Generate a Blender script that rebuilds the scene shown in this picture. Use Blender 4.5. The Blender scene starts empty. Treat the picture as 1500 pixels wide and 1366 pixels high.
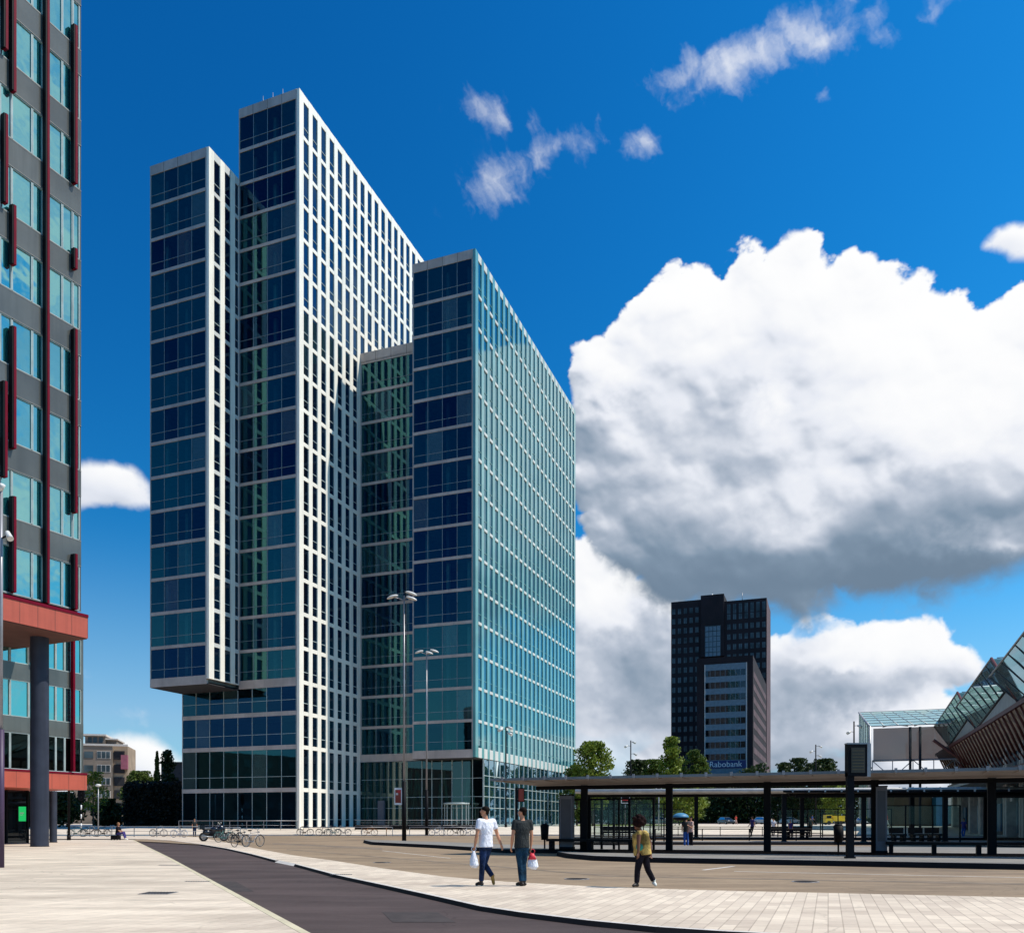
import bpy, bmesh, math, random
import numpy as np
from mathutils import Vector, Matrix
random.seed(7)
R = math.radians
S = bpy.context.scene
COL = S.collection
F = 1235.0; CH = 1.46; HY = 1203.0; CX = 750.0

def gp(x, y, z=0.0):
    """point on level z for a place seen at photograph pixel x, y (survey of the site)"""
    Y = (CH - z) * F / (y - HY)
    return ((x - CX) / F * Y, Y)
def gx(x, Y): return (x - CX) / F * Y
def pz(y, Y): return CH + (HY - y) / F * Y
def gz(Y):
    """ground height: flat square, then a terrace that climbs behind the kerb"""
    pts = [(89, .12), (98, .63), (102, .80), (180, 1.0), (400, 1.15)]
    if Y < 89: return 0.0
    for (a, za), (b, zb) in zip(pts, pts[1:]):
        if Y <= b: return za + (zb - za) * (Y - a) / (b - a)
    return 1.15

# ------------------------------------------------------------------ materials
class NT:
    def __init__(s, nt): s.nt = nt
    def n(s, t, **k):
        nd = s.nt.nodes.new(t)
        for a, b in k.items(): setattr(nd, a, b)
        return nd
    def l(s, a, b): s.nt.links.new(a, b)
    def put(s, sock, v):
        if isinstance(v, E): v = v.s
        if isinstance(v, bpy.types.NodeSocket): s.l(v, sock)
        else: sock.default_value = v
    def m(s, op, *a, clamp=False):
        nd = s.n('ShaderNodeMath', operation=op, use_clamp=clamp)
        for i, v in enumerate(a): s.put(nd.inputs[i], v)
        return E(s, nd.outputs[0])
    def vm(s, op, *a):
        nd = s.n('ShaderNodeVectorMath', operation=op)
        for i, v in enumerate(a): s.put(nd.inputs[i], v)
        return nd.outputs[0]
    def mix(s, f, a, b, bt='MIX'):
        nd = s.n('ShaderNodeMix', data_type='RGBA', blend_type=bt)
        s.put(nd.inputs[0], f)
        for i, v in ((6, a), (7, b)):
            if isinstance(v, tuple): v = tuple(v[:3]) + (1,)
            s.put(nd.inputs[i], v)
        return nd.outputs[2]
    def noise(s, vec, scale, detail=4, rough=.55, dist=0, lac=2.0):
        nd = s.n('ShaderNodeTexNoise')
        if vec is not None: s.put(nd.inputs['Vector'], vec)
        nd.inputs['Scale'].default_value = scale; nd.inputs['Detail'].default_value = detail
        nd.inputs['Roughness'].default_value = rough; nd.inputs['Distortion'].default_value = dist
        nd.inputs['Lacunarity'].default_value = lac
        return E(s, nd.outputs[0])
    def xyz(s, x, y, z):
        nd = s.n('ShaderNodeCombineXYZ')
        for i, v in enumerate((x, y, z)): s.put(nd.inputs[i], v)
        return nd.outputs[0]
    def ss(s, x, lo, hi):
        nd = s.n('ShaderNodeMapRange', interpolation_type='SMOOTHSTEP')
        s.put(nd.inputs[0], x)
        s.put(nd.inputs[1], lo); s.put(nd.inputs[2], hi)
        return E(s, nd.outputs[0])
class E:
    def __init__(s, t, so): s.t = t; s.s = so
    def __add__(s, o): return s.t.m('ADD', s, o)
    def __radd__(s, o): return s.t.m('ADD', s, o)
    def __sub__(s, o): return s.t.m('SUBTRACT', s, o)
    def __rsub__(s, o): return s.t.m('SUBTRACT', o, s)
    def __mul__(s, o): return s.t.m('MULTIPLY', s, o)
    def __rmul__(s, o): return s.t.m('MULTIPLY', s, o)
    def __truediv__(s, o): return s.t.m('DIVIDE', s, o)

def newmat(name):
    m = bpy.data.materials.new(name); m.use_nodes = True
    nt = m.node_tree; nt.nodes.clear()
    t = NT(nt)
    out = t.n('ShaderNodeOutputMaterial')
    return m, t, out
def pos(t): return t.n('ShaderNodeNewGeometry').outputs['Position']
def mat(name, col, rough=.6, metal=0, var=.12, vs=1.5, spec=.4, coat=0, bump=0, streak=0):
    """principled with a little uneven tone over the surface"""
    m, t, out = newmat(name)
    p = t.n('ShaderNodeBsdfPrincipled')
    n1 = t.noise(pos(t), vs, 5)
    f = t.ss(n1, .3, .7)
    lo = tuple(c * (1 - var) for c in col); hi = tuple(min(1, c * (1 + var)) for c in col)
    cc0 = t.mix(f, lo, hi)
    if streak:
        mp = t.n('ShaderNodeMapping'); t.l(pos(t), mp.inputs[0]); mp.inputs['Scale'].default_value = (2.2, 2.2, .12)
        s1 = t.ss(t.noise(mp.outputs[0], 1.0, 6, .65), .42, .75) * streak
        cc0 = t.mix(s1, cc0, tuple(c * .55 for c in col))
    t.l(cc0, p.inputs['Base Color'])
    p.inputs['Roughness'].default_value = rough; p.inputs['Metallic'].default_value = metal
    p.inputs['Specular IOR Level'].default_value = spec
    p.inputs['Coat Weight'].default_value = coat; p.inputs['Coat Roughness'].default_value = .03
    if bump:
        b = t.n('ShaderNodeBump'); b.inputs['Strength'].default_value = bump; b.inputs['Distance'].default_value = .02
        t.put(b.inputs['Height'], t.noise(pos(t), vs * 12, 3)); t.l(b.outputs[0], p.inputs['Normal'])
    t.l(p.outputs[0], out.inputs[0])
    return m
def cloth(name, col, spread=.15, strength=.9):
    m, t, out = newmat(name); p = t.n('ShaderNodeBsdfPrincipled')
    sc = t.n('ShaderNodeMapping'); t.l(pos(t), sc.inputs[0]); sc.inputs['Scale'].default_value = (1, 1, .55)
    f = t.noise(sc.outputs[0], 11, 3, .5, dist=1.2)
    n2 = t.noise(pos(t), 5, 3)
    t.l(t.mix(t.ss(n2, .35, .65), tuple(c * (1 - spread) for c in col), tuple(min(1, c * (1 + spread)) for c in col)), p.inputs['Base Color'])
    p.inputs['Roughness'].default_value = .85; p.inputs['Specular IOR Level'].default_value = .15
    b = t.n('ShaderNodeBump'); b.inputs['Strength'].default_value = strength; b.inputs['Distance'].default_value = .05
    t.put(b.inputs['Height'], f); t.l(b.outputs[0], p.inputs['Normal']); t.l(p.outputs[0], out.inputs[0]); return m
def glassmat(name, tint, refl_col, base=.12, gain=1.0, ior=1.5, wob=.0, body=0, bodycol=(.02,.05,.06), refl2=None, pane=False):
    m, t, out = newmat(name)
    fr = t.n('ShaderNodeFresnel'); fr.inputs[0].default_value = ior
    fac = t.m('MINIMUM', E(t, fr.outputs[0]) * gain + base, .95)
    tr = t.n('ShaderNodeBsdfTransparent'); tr.inputs[0].default_value = tuple(tint) + (1,)
    gl = t.n('ShaderNodeBsdfGlossy'); gl.inputs['Color'].default_value = tuple(refl_col) + (1,); gl.inputs['Roughness'].default_value = .015
    if refl2 and not pane:
        sc = t.n('ShaderNodeMapping'); t.l(pos(t), sc.inputs[0]); sc.inputs['Scale'].default_value = (.16, .16, .13)
        t.l(t.mix(t.ss(t.noise(sc.outputs[0], 1.0, 3, .6), .38, .60), refl_col, refl2), gl.inputs['Color'])
    if pane:      # every pane and storey differs a little: blinds, coating, pale painted-in reflections
        rp = E(t, t.n('ShaderNodeNewGeometry').outputs['Random Per Island']); ro = E(t, t.n('ShaderNodeObjectInfo').outputs['Random'])
        rv = t.m('FRACT', rp * 7.31 + ro * 13.7); rv2 = t.m('FRACT', rp * 3.77 + ro * 29.3)
        k_ = rv * .35 + ro * .65
        t.l(t.mix(t.ss(k_, .15, .85), refl2, refl_col), gl.inputs['Color'])
        t.l(t.mix(t.ss(rv2, .1, .9), (tint[0] * .4, tint[1] * .4, tint[2] * .5), tint), tr.inputs[0])
        body = t.ss(rv2, .90, .91) * .38; bodycol = (.10, .15, .15)
    if wob:
        b = t.n('ShaderNodeBump'); b.inputs['Strength'].default_value = wob; b.inputs['Distance'].default_value = .05
        t.put(b.inputs['Height'], t.noise(pos(t), .6, 2)); t.l(b.outputs[0], gl.inputs['Normal'])
    src = tr.outputs[0]
    if not isinstance(body, (int, float)) or body:
        df = t.n('ShaderNodeBsdfDiffuse'); df.inputs[0].default_value = tuple(bodycol) + (1,)
        mb_ = t.n('ShaderNodeMixShader'); t.put(mb_.inputs[0], body)
        t.l(tr.outputs[0], mb_.inputs[1]); t.l(df.outputs[0], mb_.inputs[2]); src = mb_.outputs[0]
    mx = t.n('ShaderNodeMixShader'); t.put(mx.inputs[0], fac)
    t.l(src, mx.inputs[1]); t.l(gl.outputs[0], mx.inputs[2]); t.l(mx.outputs[0], out.inputs[0])
    return m

def wn_(t, P):
    n = t.n('ShaderNodeTexNoise'); t.l(P, n.inputs[0]); n.inputs['Scale'].default_value = 1.3; n.inputs['Detail'].default_value = 5
    return n.outputs[1]
ANG_D = math.atan2(.9363, .3511)
def paving(name, cols, w, h, mortar=.01, mcol=(.35, .3, .25), ang=ANG_D, rough=.8, streak=.25, off=.5, stain=.3, bias=0):
    m, t, out = newmat(name)
    P = pos(t)
    mp = t.n('ShaderNodeMapping'); t.l(P, mp.inputs[0]); mp.inputs['Rotation'].default_value = (0, 0, -ang)
    br = t.n('ShaderNodeTexBrick'); t.l(mp.outputs[0], br.inputs[0])
    br.offset = off
    for i, c in enumerate(cols[:2]): br.inputs[1 + i].default_value = tuple(c) + (1,)
    br.inputs['Mortar'].default_value = tuple(mcol) + (1,)
    br.inputs['Scale'].default_value = 1; br.inputs['Mortar Size'].default_value = mortar
    br.inputs['Mortar Smooth'].default_value = .3; br.inputs['Bias'].default_value = bias
    br.inputs['Brick Width'].default_value = w; br.inputs['Row Height'].default_value = h
    sc = t.n('ShaderNodeMapping'); t.l(P, sc.inputs[0]); sc.inputs['Scale'].default_value = (.22, 1, 1)
    n1 = t.noise(sc.outputs[0], .9, 8, .68)
    n2 = t.noise(P, .12, 5, .6)
    n3 = t.noise(P, 9, 4, .6)
    c = t.mix(streak, br.outputs[0], t.mix(t.ss(n1, .36, .64), tuple(x * (.60, .57, .56)[i] for i, x in enumerate(cols[0])), tuple(min(1, x * 1.20) for x in cols[0])))
    c = t.mix(t.ss(n2, .45, .75) * stain, c, tuple(x * .62 for x in cols[2] ) if len(cols) > 2 else tuple(x * .6 for x in cols[0]))
    c = t.mix(t.ss(n3, .2, .8) * .5, c, t.mix(1.0, c, (.84, .84, .84), 'MULTIPLY'))
    vo = t.n('ShaderNodeTexVoronoi'); t.l(P, vo.inputs['Vector']); vo.inputs['Scale'].default_value = .9
    gum = (1.0 - t.ss(E(t, vo.outputs[0]), .022, .045)) * .55
    c = t.mix(gum, c, tuple(x * .3 for x in cols[0]))
    vo2 = t.n('ShaderNodeTexVoronoi', feature='DISTANCE_TO_EDGE'); t.l(t.vm('ADD', P, t.vm('MULTIPLY', wn_(t, P), (1.2, 1.2, 0))), vo2.inputs['Vector']); vo2.inputs['Scale'].default_value = .16
    crack = (1.0 - t.ss(E(t, vo2.outputs[0]), .001, .006)) * t.ss(n2, .40, .55) * .45
    c = t.mix(crack, c, tuple(x * .4 for x in cols[0]))
    p = t.n('ShaderNodeBsdfPrincipled'); t.l(c, p.inputs['Base Color'])
    p.inputs['Roughness'].default_value = rough; p.inputs['Specular IOR Level'].default_value = .25
    b = t.n('ShaderNodeBump'); b.inputs['Strength'].default_value = .35; b.inputs['Distance'].default_value = .01
    t.put(b.inputs['Height'], n3); t.l(b.outputs[0], p.inputs['Normal'])
    t.l(p.outputs[0], out.inputs[0])
    return m

M = {}
M['plaza'] = paving('plaza stone', [(.72, .60, .47), (.55, .455, .36), (.56, .45, .35)], .9, .3, .012, (.38, .31, .24), streak=.5, stain=.6)
M['walk'] = paving('walk stone', [(.74, .62, .485), (.53, .43, .34), (.58, .47, .36)], .6, .2, .010, (.34, .27, .21), streak=.28, stain=.5)
M['brick'] = paving('tan brick', [(.34, .245, .155), (.24, .172, .11), (.2, .15, .11)], .21, .07, .008, (.23, .18, .13), ang=.3, streak=.5, stain=.65)
M['tar'] = paving('brown asphalt', [(.088, .062, .058), (.064, .046, .043), (.045, .034, .033)], 3, 2, 0, (.1, .08, .08), streak=.5, stain=.5)
M['terrace'] = paving('terrace stone', [(.70, .60, .48), (.62, .53, .43), (.6, .5, .4)], 1.2, .6, .01, (.5, .42, .34), streak=.4)
M['island'] = paving('island grey', [(.26, .24, .21), (.22, .205, .185), (.2, .18, .16)], .3, .3, .01, (.15, .14, .13), streak=.5)
M['g_rose'] = glassmat('rose glass', (.62, .52, .50), (.8, .9, .9), .03, .4, body=.82, bodycol=(.17, .115, .10))
M['kerb'] = mat('dark kerb', (.014, .012, .013), .8, spec=.15)
M['kerb_light'] = mat('pale kerb', (.55, .48, .33), .8)
M['cap'] = mat('pale kerb cap', (.6, .55, .5), .7, vs=6)
M['alu'] = mat('grey cladding', (.47, .40, .36), .45, 0, .15, .4, .5, streak=0.35)
M['white'] = mat('white cladding', (.90, .85, .74), .5, 0, .05, .3, .4, streak=0.35)
M['whitesp'] = mat('white spandrel', (.60, .60, .56), .5, 0, .05, .3)
M['green'] = mat('green glass cladding', (.125, .33, .325), .25, 0, .14, .25, .6, coat=.55)
M['frame'] = mat('thin mullion', (.20, .26, .29), .4)
M['mull'] = mat('pale mullion', (.38, .45, .44), .4)
M['slab'] = mat('office ceiling', (.22, .26, .27), .9)
M['core'] = mat('office core', (.05, .06, .07), .9)
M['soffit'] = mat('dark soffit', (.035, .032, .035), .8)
M['g_front'] = glassmat('front glass', (.34, .62, .60), (.26, .78, .76), .11, .85, refl2=(.06, .19, .42), wob=.03, pane=True)
M['g_win'] = glassmat('window glass', (.12, .22, .3), (.45, .75, 1), .09, 1.0, body=.8, bodycol=(.002, .005, .012))
M['g_side'] = glassmat('side glass', (.18, .42, .48), (.62, .95, 1), .17, 1.0, body=.8, bodycol=(.004, .055, .10))
M['g_lobby'] = glassmat('lobby glass', (.17, .36, .29), (.7, .9, .9), .06, 1.0)
M['g_lobside'] = glassmat('lobby side glass', (.25, .5, .6), (.65, .95, 1.1), .30, 1.0, body=.35, bodycol=(.02,.09,.13))
M['g_teal'] = glassmat('teal window', (.25, .5, .5), (.50, .98, .92), .46, 1.0, wob=.35, body=.85, bodycol=(.010, .10, .11))
M['g_clear'] = glassmat('shelter glass', (.86, .9, .89), (.8, .9, .9), .0, .45)
M['g_dark'] = glassmat('dark glass', (.12, .16, .18), (.6, .7, .8), .05, .8, body=.8, bodycol=(.008, .01, .012))
M['joint'] = mat('joint line', (.16, .16, .15), .6)
M['span'] = mat('grey spandrel', (.095, .10, .092), .22, 0, .25, .25, .5, coat=.35, streak=0.5)
M['red'] = mat('red fin', (.15, .003, .017), .6, 0, .1, spec=.08)
M['redband'] = mat('red panel', (.46, .095, .058), .5, 0, .08, .8, streak=0.4)
M['redroof'] = mat('red soffit', (.12, .05, .04), .8)
M['column'] = mat('blue grey paint', (.036, .042, .062), .55, spec=.2, streak=0.5)
M['metal_dark'] = mat('dark metal', (.006, .006, .008), .6, spec=.12)
M['metal'] = mat('grey metal', (.30, .29, .30), .35, .3)
M['steel'] = mat('light steel', (.30, .31, .32), .35, .3)
M['lampw'] = mat('lamp shell', (.66, .64, .60), .35)
M['roofunder'] = mat('shelter underside', (.40, .31, .25), .6)
M['rooftop'] = mat('shelter edge', (.17, .19, .20), .35)
M['wood_dark'] = mat('dark seat', (.009, .008, .008), .6, spec=.15)
M['panelgrey'] = mat('display grey', (.13, .13, .155), .4)
M['board'] = mat('display brown', (.05, .035, .02), .35)
M['boardred'] = mat('display red', (.24, .03, .015), .4)
M['signwhite'] = mat('sign white', (.75, .75, .75), .4)
def emis(name, col, st=1):
    m, t, out = newmat(name); e = t.n('ShaderNodeEmission'); e.inputs[0].default_value = tuple(col) + (1,); e.inputs[1].default_value = st
    t.l(e.outputs[0], out.inputs[0]); return m
M['signgreen'] = emis('green lit sign', (.02, .55, .14), .8)
M['shop_blue'] = mat('shop blue', (.02, .11, .20), .4)
M['rib_brown'] = mat('brown wall', (.07, .045, .025), .8)
M['moto'] = mat('black lacquer', (.008, .009, .014), .25, 0, .1, 2, .4, coat=.5)
M['sunblind'] = mat('pink sun blind', (.32, .10, .14), .8)
M['abrick3'] = mat('sooty brick', (.05, .05, .055), .8)
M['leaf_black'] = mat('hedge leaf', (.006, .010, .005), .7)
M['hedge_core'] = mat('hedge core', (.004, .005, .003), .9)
M['grass'] = mat('grass', (.16, .19, .02), .9, 0, .3, .6)
M['paneldark'] = mat('panel dark', (.05, .05, .065), .3)
M['boardline'] = mat('board lettering', (.16, .11, .04), .5)
M['signred'] = mat('sign red', (.5, .02, .02), .4)
M['mast_violet'] = mat('violet grey mast', (.06, .035, .075), .5)
SKY_STR = .07; SKY_TINT = (.45, .80, 1.25); SUN_E = 4.2; EXPO = .25; CLOUD = .85
# ------------------------------------------------------------------ mesh helpers
class MB:
    def __init__(s): s.v = []; s.f = []; s.mi = []; s.mats = []; s.sm = []
    def mid(s, m):
        if m not in s.mats: s.mats.append(m)
        return s.mats.index(m)
    def quad(s, pts, m, smooth=False):
        b = len(s.v); s.v += [tuple(p) for p in pts]
        s.f.append(tuple(range(b, b + len(pts)))); s.mi.append(s.mid(m)); s.sm.append(smooth)
    def box(s, x0, x1, y0, y1, z0, z1, m, T=None):
        if x0 > x1: x0, x1 = x1, x0
        if y0 > y1: y0, y1 = y1, y0
        if z0 > z1: z0, z1 = z1, z0
        c = [(x0, y0, z0), (x1, y0, z0), (x1, y1, z0), (x0, y1, z0), (x0, y0, z1), (x1, y0, z1), (x1, y1, z1), (x0, y1, z1)]
        if T is not None: c = [tuple(T @ Vector(p)) for p in c]
        b = len(s.v); s.v += c; k = s.mid(m)
        for f in ((0, 3, 2, 1), (4, 5, 6, 7), (0, 1, 5, 4), (1, 2, 6, 5), (2, 3, 7, 6), (3, 0, 4, 7)):
            s.f.append(tuple(b + i for i in f)); s.mi.append(k); s.sm.append(False)
    def tube(s, p0, p1, r0, m, r1=None, n=10, caps=True):
        p0 = Vector(p0); p1 = Vector(p1); r1 = r0 if r1 is None else r1
        d = (p1 - p0)
        if d.length < 1e-6: return
        d.normalize()
        a = d.orthogonal().normalized(); c = d.cross(a)
        b = len(s.v); k = s.mid(m)
        for p, r in ((p0, r0), (p1, r1)):
            for i in range(n):
                t = 2 * math.pi * i / n
                s.v.append(tuple(p + (a * math.cos(t) + c * math.sin(t)) * r))
        for i in range(n):
            j = (i + 1) % n
            s.f.append((b + i, b + j, b + n + j, b + n + i)); s.mi.append(k); s.sm.append(True)
        if caps:
            s.f.append(tuple(b + i for i in range(n))[::-1]); s.mi.append(k); s.sm.append(False)
            s.f.append(tuple(b + n + i for i in range(n))); s.mi.append(k); s.sm.append(False)
    def path(s, pts, r, m, n=8):
        rr = r if isinstance(r, (list, tuple)) else [r] * len(pts)
        for i in range(len(pts) - 1): s.tube(pts[i], pts[i + 1], rr[i], m, rr[i + 1], n)
    def ell(s, c, r, m, nu=14, nv=9, T=None, fn=None):
        b = len(s.v); k = s.mid(m)
        for j in range(nv + 1):
            ph = math.pi * j / nv
            for i in range(nu):
                th = 2 * math.pi * i / nu
                q = Vector((math.sin(ph) * math.cos(th), math.sin(ph) * math.sin(th), math.cos(ph)))
                if fn: q = fn(q)
                p = Vector((q.x * r[0], q.y * r[1], q.z * r[2]))
                if T is not None: p = T @ p
                s.v.append(tuple(Vector(c) + p))
        for j in range(nv):
            for i in range(nu):
                i2 = (i + 1) % nu
                s.f.append((b + j * nu + i, b + (j + 1) * nu + i, b + (j + 1) * nu + i2, b + j * nu + i2)); s.mi.append(k); s.sm.append(True)
    def torus(s, c, Rr, r, m, ax='y', n=26, k=7):
        b = len(s.v); mi = s.mid(m)
        for i in range(n):
            t = 2 * math.pi * i / n
            for j in range(k):
                u = 2 * math.pi * j / k
                q = Rr + r * math.cos(u); w = r * math.sin(u)
                p = (q * math.cos(t), w, q * math.sin(t))
                if ax == 'x': p = (w, q * math.cos(t), q * math.sin(t))
                if ax == 'z': p = (q * math.cos(t), q * math.sin(t), w)
                s.v.append((c[0] + p[0], c[1] + p[1], c[2] + p[2]))
        for i in range(n):
            for j in range(k):
                s.f.append((b + i * k + j, b + ((i + 1) % n) * k + j, b + ((i + 1) % n) * k + (j + 1) % k, b + i * k + (j + 1) % k)); s.mi.append(mi); s.sm.append(True)
    def prism(s, poly, z0, z1, mt, ms=None):
        """polygon (list of x,y) raised from z0 to z1; poly counter-clockwise"""
        ar = sum(poly[i][0] * poly[(i + 1) % len(poly)][1] - poly[(i + 1) % len(poly)][0] * poly[i][1] for i in range(len(poly)))
        if ar < 0: poly = poly[::-1]
        ms = ms or mt; n = len(poly)
        s.quad([(x, y, z1) for x, y in poly], mt)
        for i in range(n):
            a, b = poly[i], poly[(i + 1) % n]
            s.quad([(a[0], a[1], z0), (b[0], b[1], z0), (b[0], b[1], z1), (a[0], a[1], z1)], ms)
    def mesh(s, name):
        me = bpy.data.meshes.new(name); me.from_pydata(s.v, [], s.f)
        for m in s.mats: me.materials.append(M[m] if isinstance(m, str) else m)
        me.polygons.foreach_set('material_index', s.mi); me.polygons.foreach_set('use_smooth', s.sm)
        me.update(); return me
    def build(s, name, parent=None, loc=None, rz=0):
        o = bpy.data.objects.new(name, s.mesh(name)); COL.objects.link(o)
        if parent: o.parent = parent
        if loc: o.location = loc
        if rz: o.rotation_euler = (0, 0, rz)
        return o
def tag(o, label=None, cat=None, group=None, kind=None):
    if label: o['label'] = label
    if cat: o['category'] = cat
    if group: o['group'] = group
    if kind: o['kind'] = kind
    return o
def thing(name, label, cat, loc=(0, 0, 0), rz=0, group=None):
    o = bpy.data.objects.new(name, None); COL.objects.link(o); o.empty_display_size = .5
    o.location = loc; o.rotation_euler = (0, 0, rz)
    return tag(o, label, cat, group)
def inst(name, me, parent, loc=(0, 0, 0), rz=0):
    o = bpy.data.objects.new(name, me); COL.objects.link(o); o.parent = parent; o.location = loc
    if rz: o.rotation_euler = (0, 0, rz)
    return o
def dup(root, loc, rz, label, group=None, scale=None):
    r = root.copy(); COL.objects.link(r); r.location = loc; r.rotation_euler = (0, 0, rz); r['label'] = label
    if group: r['group'] = group
    if scale: r.scale = scale
    for ch in [o for o in root.children]:
        c = ch.copy(); COL.objects.link(c); c.parent = r
        for g in ch.children:
            d = g.copy(); COL.objects.link(d); d.parent = c
    return r
def struct(name, mb, **k):
    o = mb.build(name); o['kind'] = 'structure'; return o

# ------------------------------------------------------------------ ground
g = MB(); g.quad([(-1500, -400, -.075), (1500, -400, -.075), (1500, 86, -.075), (-1500, 86, -.075)], 'tar'); struct('ground', g)
# left plaza
pl = [gp(195, 1229.2), gp(250, 1256), gp(330, 1299), gp(455, 1366), gp(600, 1444), gp(760, 1530), (2.2, -6), (-90, -6), (-90, 68.5)]
g = MB(); g.prism(pl, -.07, 0, 'plaza'); struct('plaza', g)
edge = [gp(195, 1229.2), gp(250, 1256), gp(330, 1299), gp(455, 1366), gp(600, 1444), gp(760, 1530)]
g = MB()
for a, b in zip(edge, edge[1:]):
    dx, dy = b[0] - a[0], b[1] - a[1]; L = math.hypot(dx, dy); nx, ny = -dy / L * .12, dx / L * .12
    g.prism([(a[0], a[1]), (b[0], b[1]), (b[0] - nx, b[1] - ny), (a[0] - nx, a[1] - ny)], -.07, .004, 'kerb_light')
struct('kerb', g)
# tan brick road
rd = [(-36.5, 85.9), (-30, 66), gp(330, 1238), gp(402, 1257), gp(487, 1270), gp(560, 1281), gp(650, 1297), gp(740, 1308), gp(860, 1318), gp(1000, 1325), gp(1120, 1330), gp(1500, 1339), (90, 14), (90, 88.9), (-38, 88.9)]
g = MB(); g.prism(rd, -.07, -.014, 'brick'); struct('road', g)
# footpath with its dark kerb
up = [(-37, 87.6), gp(290, 1225.2), gp(330, 1233), gp(380, 1243), gp(430, 1252), gp(487, 1259.5), gp(560, 1271), gp(650, 1283), gp(740, 1290.5), gp(860, 1297), gp(1000, 1302), gp(1120, 1305), gp(1300, 1309), gp(1500, 1313.5), (40, 19.5)]
lo = [(-100, 72.2), (-38, 72.2), gp(215, 1228.5), gp(250, 1230.5), gp(290, 1235.5), gp(330, 1242), gp(366, 1250), gp(402, 1259.5), gp(430, 1265), gp(490, 1281), gp(560, 1296), gp(640, 1313.5), gp(700, 1327), gp(760, 1336), gp(860, 1348), gp(960, 1357.5), gp(1060, 1364), gp(1200, 1371), gp(1500, 1380), (40, 12)]
def inset(pts, d):
    o = []
    for i, p in enumerate(pts):
        a = pts[max(0, i - 1)]; b = pts[min(len(pts) - 1, i + 1)]
        dx, dy = b[0] - a[0], b[1] - a[1]; L = math.hypot(dx, dy)
        o.append((p[0] - dy / L * d, p[1] + dx / L * d))
    return o
lo_i = inset(lo, .16)
g = MB(); g.prism(lo_i + up[::-1] + [(-100, 87.6)], -.07, 0, 'walk'); struct('pavement', g)
g = MB()
for i in range(len(lo) - 1):
    if i == 7: continue
    a, b, c, d = lo[i], lo[i + 1], lo_i[i + 1], lo_i[i]
    q = inset([a, b], .05)
    g.quad([(a[0], a[1], -.07), (b[0], b[1], -.07), (q[1][0], q[1][1], .004), (q[0][0], q[0][1], .004)], 'kerb')
    g.quad([(q[0][0], q[0][1], .004), (q[1][0], q[1][1], .004), (c[0], c[1], .004), (d[0], d[1], .004)], 'cap')
struct('kerb', g)
# dropped kerb ramp
a, b = lo[7], lo[8]; c, d = lo_i[8], lo_i[7]
g = MB(); g.quad([(a[0], a[1], -.068), (b[0], b[1], -.068), (c[0], c[1], .001), (d[0], d[1], .001)], 'cap'); struct('ramp', g)
# terrace behind the road
g = MB(); ys = [88.9, 98, 102, 180, 400, 2600]
for y0, y1 in zip(ys, ys[1:]):
    z0 = .12 if y0 < 89 else gz(y0)
    m_ = 'terrace' if y1 < 190 else 'tar'
    X = 260 if y1 < 190 else 2500
    g.quad([(-X, y0, z0), (X, y0, z0), (X, y1, gz(y1)), (-X, y1, gz(y1))], m_)
g.quad([(-260, 88.9, -.08), (260, 88.9, -.08), (260, 88.9, .12), (-260, 88.9, .12)], 'cap')
struct('terrace', g)
# raised islands
def island(pts, h, name='traffic_island'):
    inn = inset(pts[0], .18)
    back = pts[1]
    g = MB(); g.prism(inn + back[::-1], -.013, h, 'island', 'kerb')
    for i in range(len(pts[0]) - 1):
        a, b, c, d = pts[0][i], pts[0][i + 1], inn[i + 1], inn[i]
        q = inset([a, b], .04)
        g.quad([(a[0], a[1], -.013), (b[0], b[1], -.013), (q[1][0], q[1][1], h + .004), (q[0][0], q[0][1], h + .004)], 'kerb')
        g.quad([(q[0][0], q[0][1], h + .004), (q[1][0], q[1][1], h + .004), (c[0], c[1], h + .004), (d[0], d[1], h + .004)], 'metal')
    return struct(name, g)
island(([gp(532, 1233.5), gp(545, 1236.5), gp(640, 1241.5), gp(740, 1248.3), gp(800, 1248.5), gp(960, 1249), gp(1140, 1251), gp(1300, 1254), gp(1500, 1256), (42, 31.5)],
        [gp(534, 1232.5), gp(640, 1236), gp(740, 1240.5), gp(860, 1241.5), gp(1140, 1242.5), gp(1500, 1246), (46, 37)]), .17, 'bus_platform')
island(([gp(815, 1252.5), gp(832, 1256), gp(870, 1259.5), gp(960, 1262.5), gp(1120, 1265.5), gp(1300, 1269), gp(1500, 1273), (30, 23)],
        [gp(817, 1251.5), gp(870, 1254), gp(960, 1255), gp(1120, 1256.5), gp(1300, 1258.5), gp(1500, 1261), (33, 27)]), .17)
island(([(4, 54), (60, 52.5)], [(4, 57.5), (60, 56)]), .17, 'bus_platform')
island(([(4.5, 69), (80, 67)], [(4.5, 76), (80, 74)]), .17, 'bus_platform')
# painted marks and patches on the road
g = MB()
for (x0, y0, x1, y1, w) in ((1030, 1273, 1075, 1267.5, .14), (1075, 1275, 1500, 1284, .12), (560, 1245, 660, 1256, .1)):
    a = gp(x0, y0); b = gp(x1, y1); dx, dy = b[0] - a[0], b[1] - a[1]; L = math.hypot(dx, dy); nx, ny = -dy / L * w / 2, dx / L * w / 2
    g.quad([(a[0] - nx, a[1] - ny, -.010), (b[0] - nx, b[1] - ny, -.010), (b[0] + nx, b[1] + ny, -.010), (a[0] + nx, a[1] + ny, -.010)], 'cap')
struct('road_marking', g)
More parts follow.
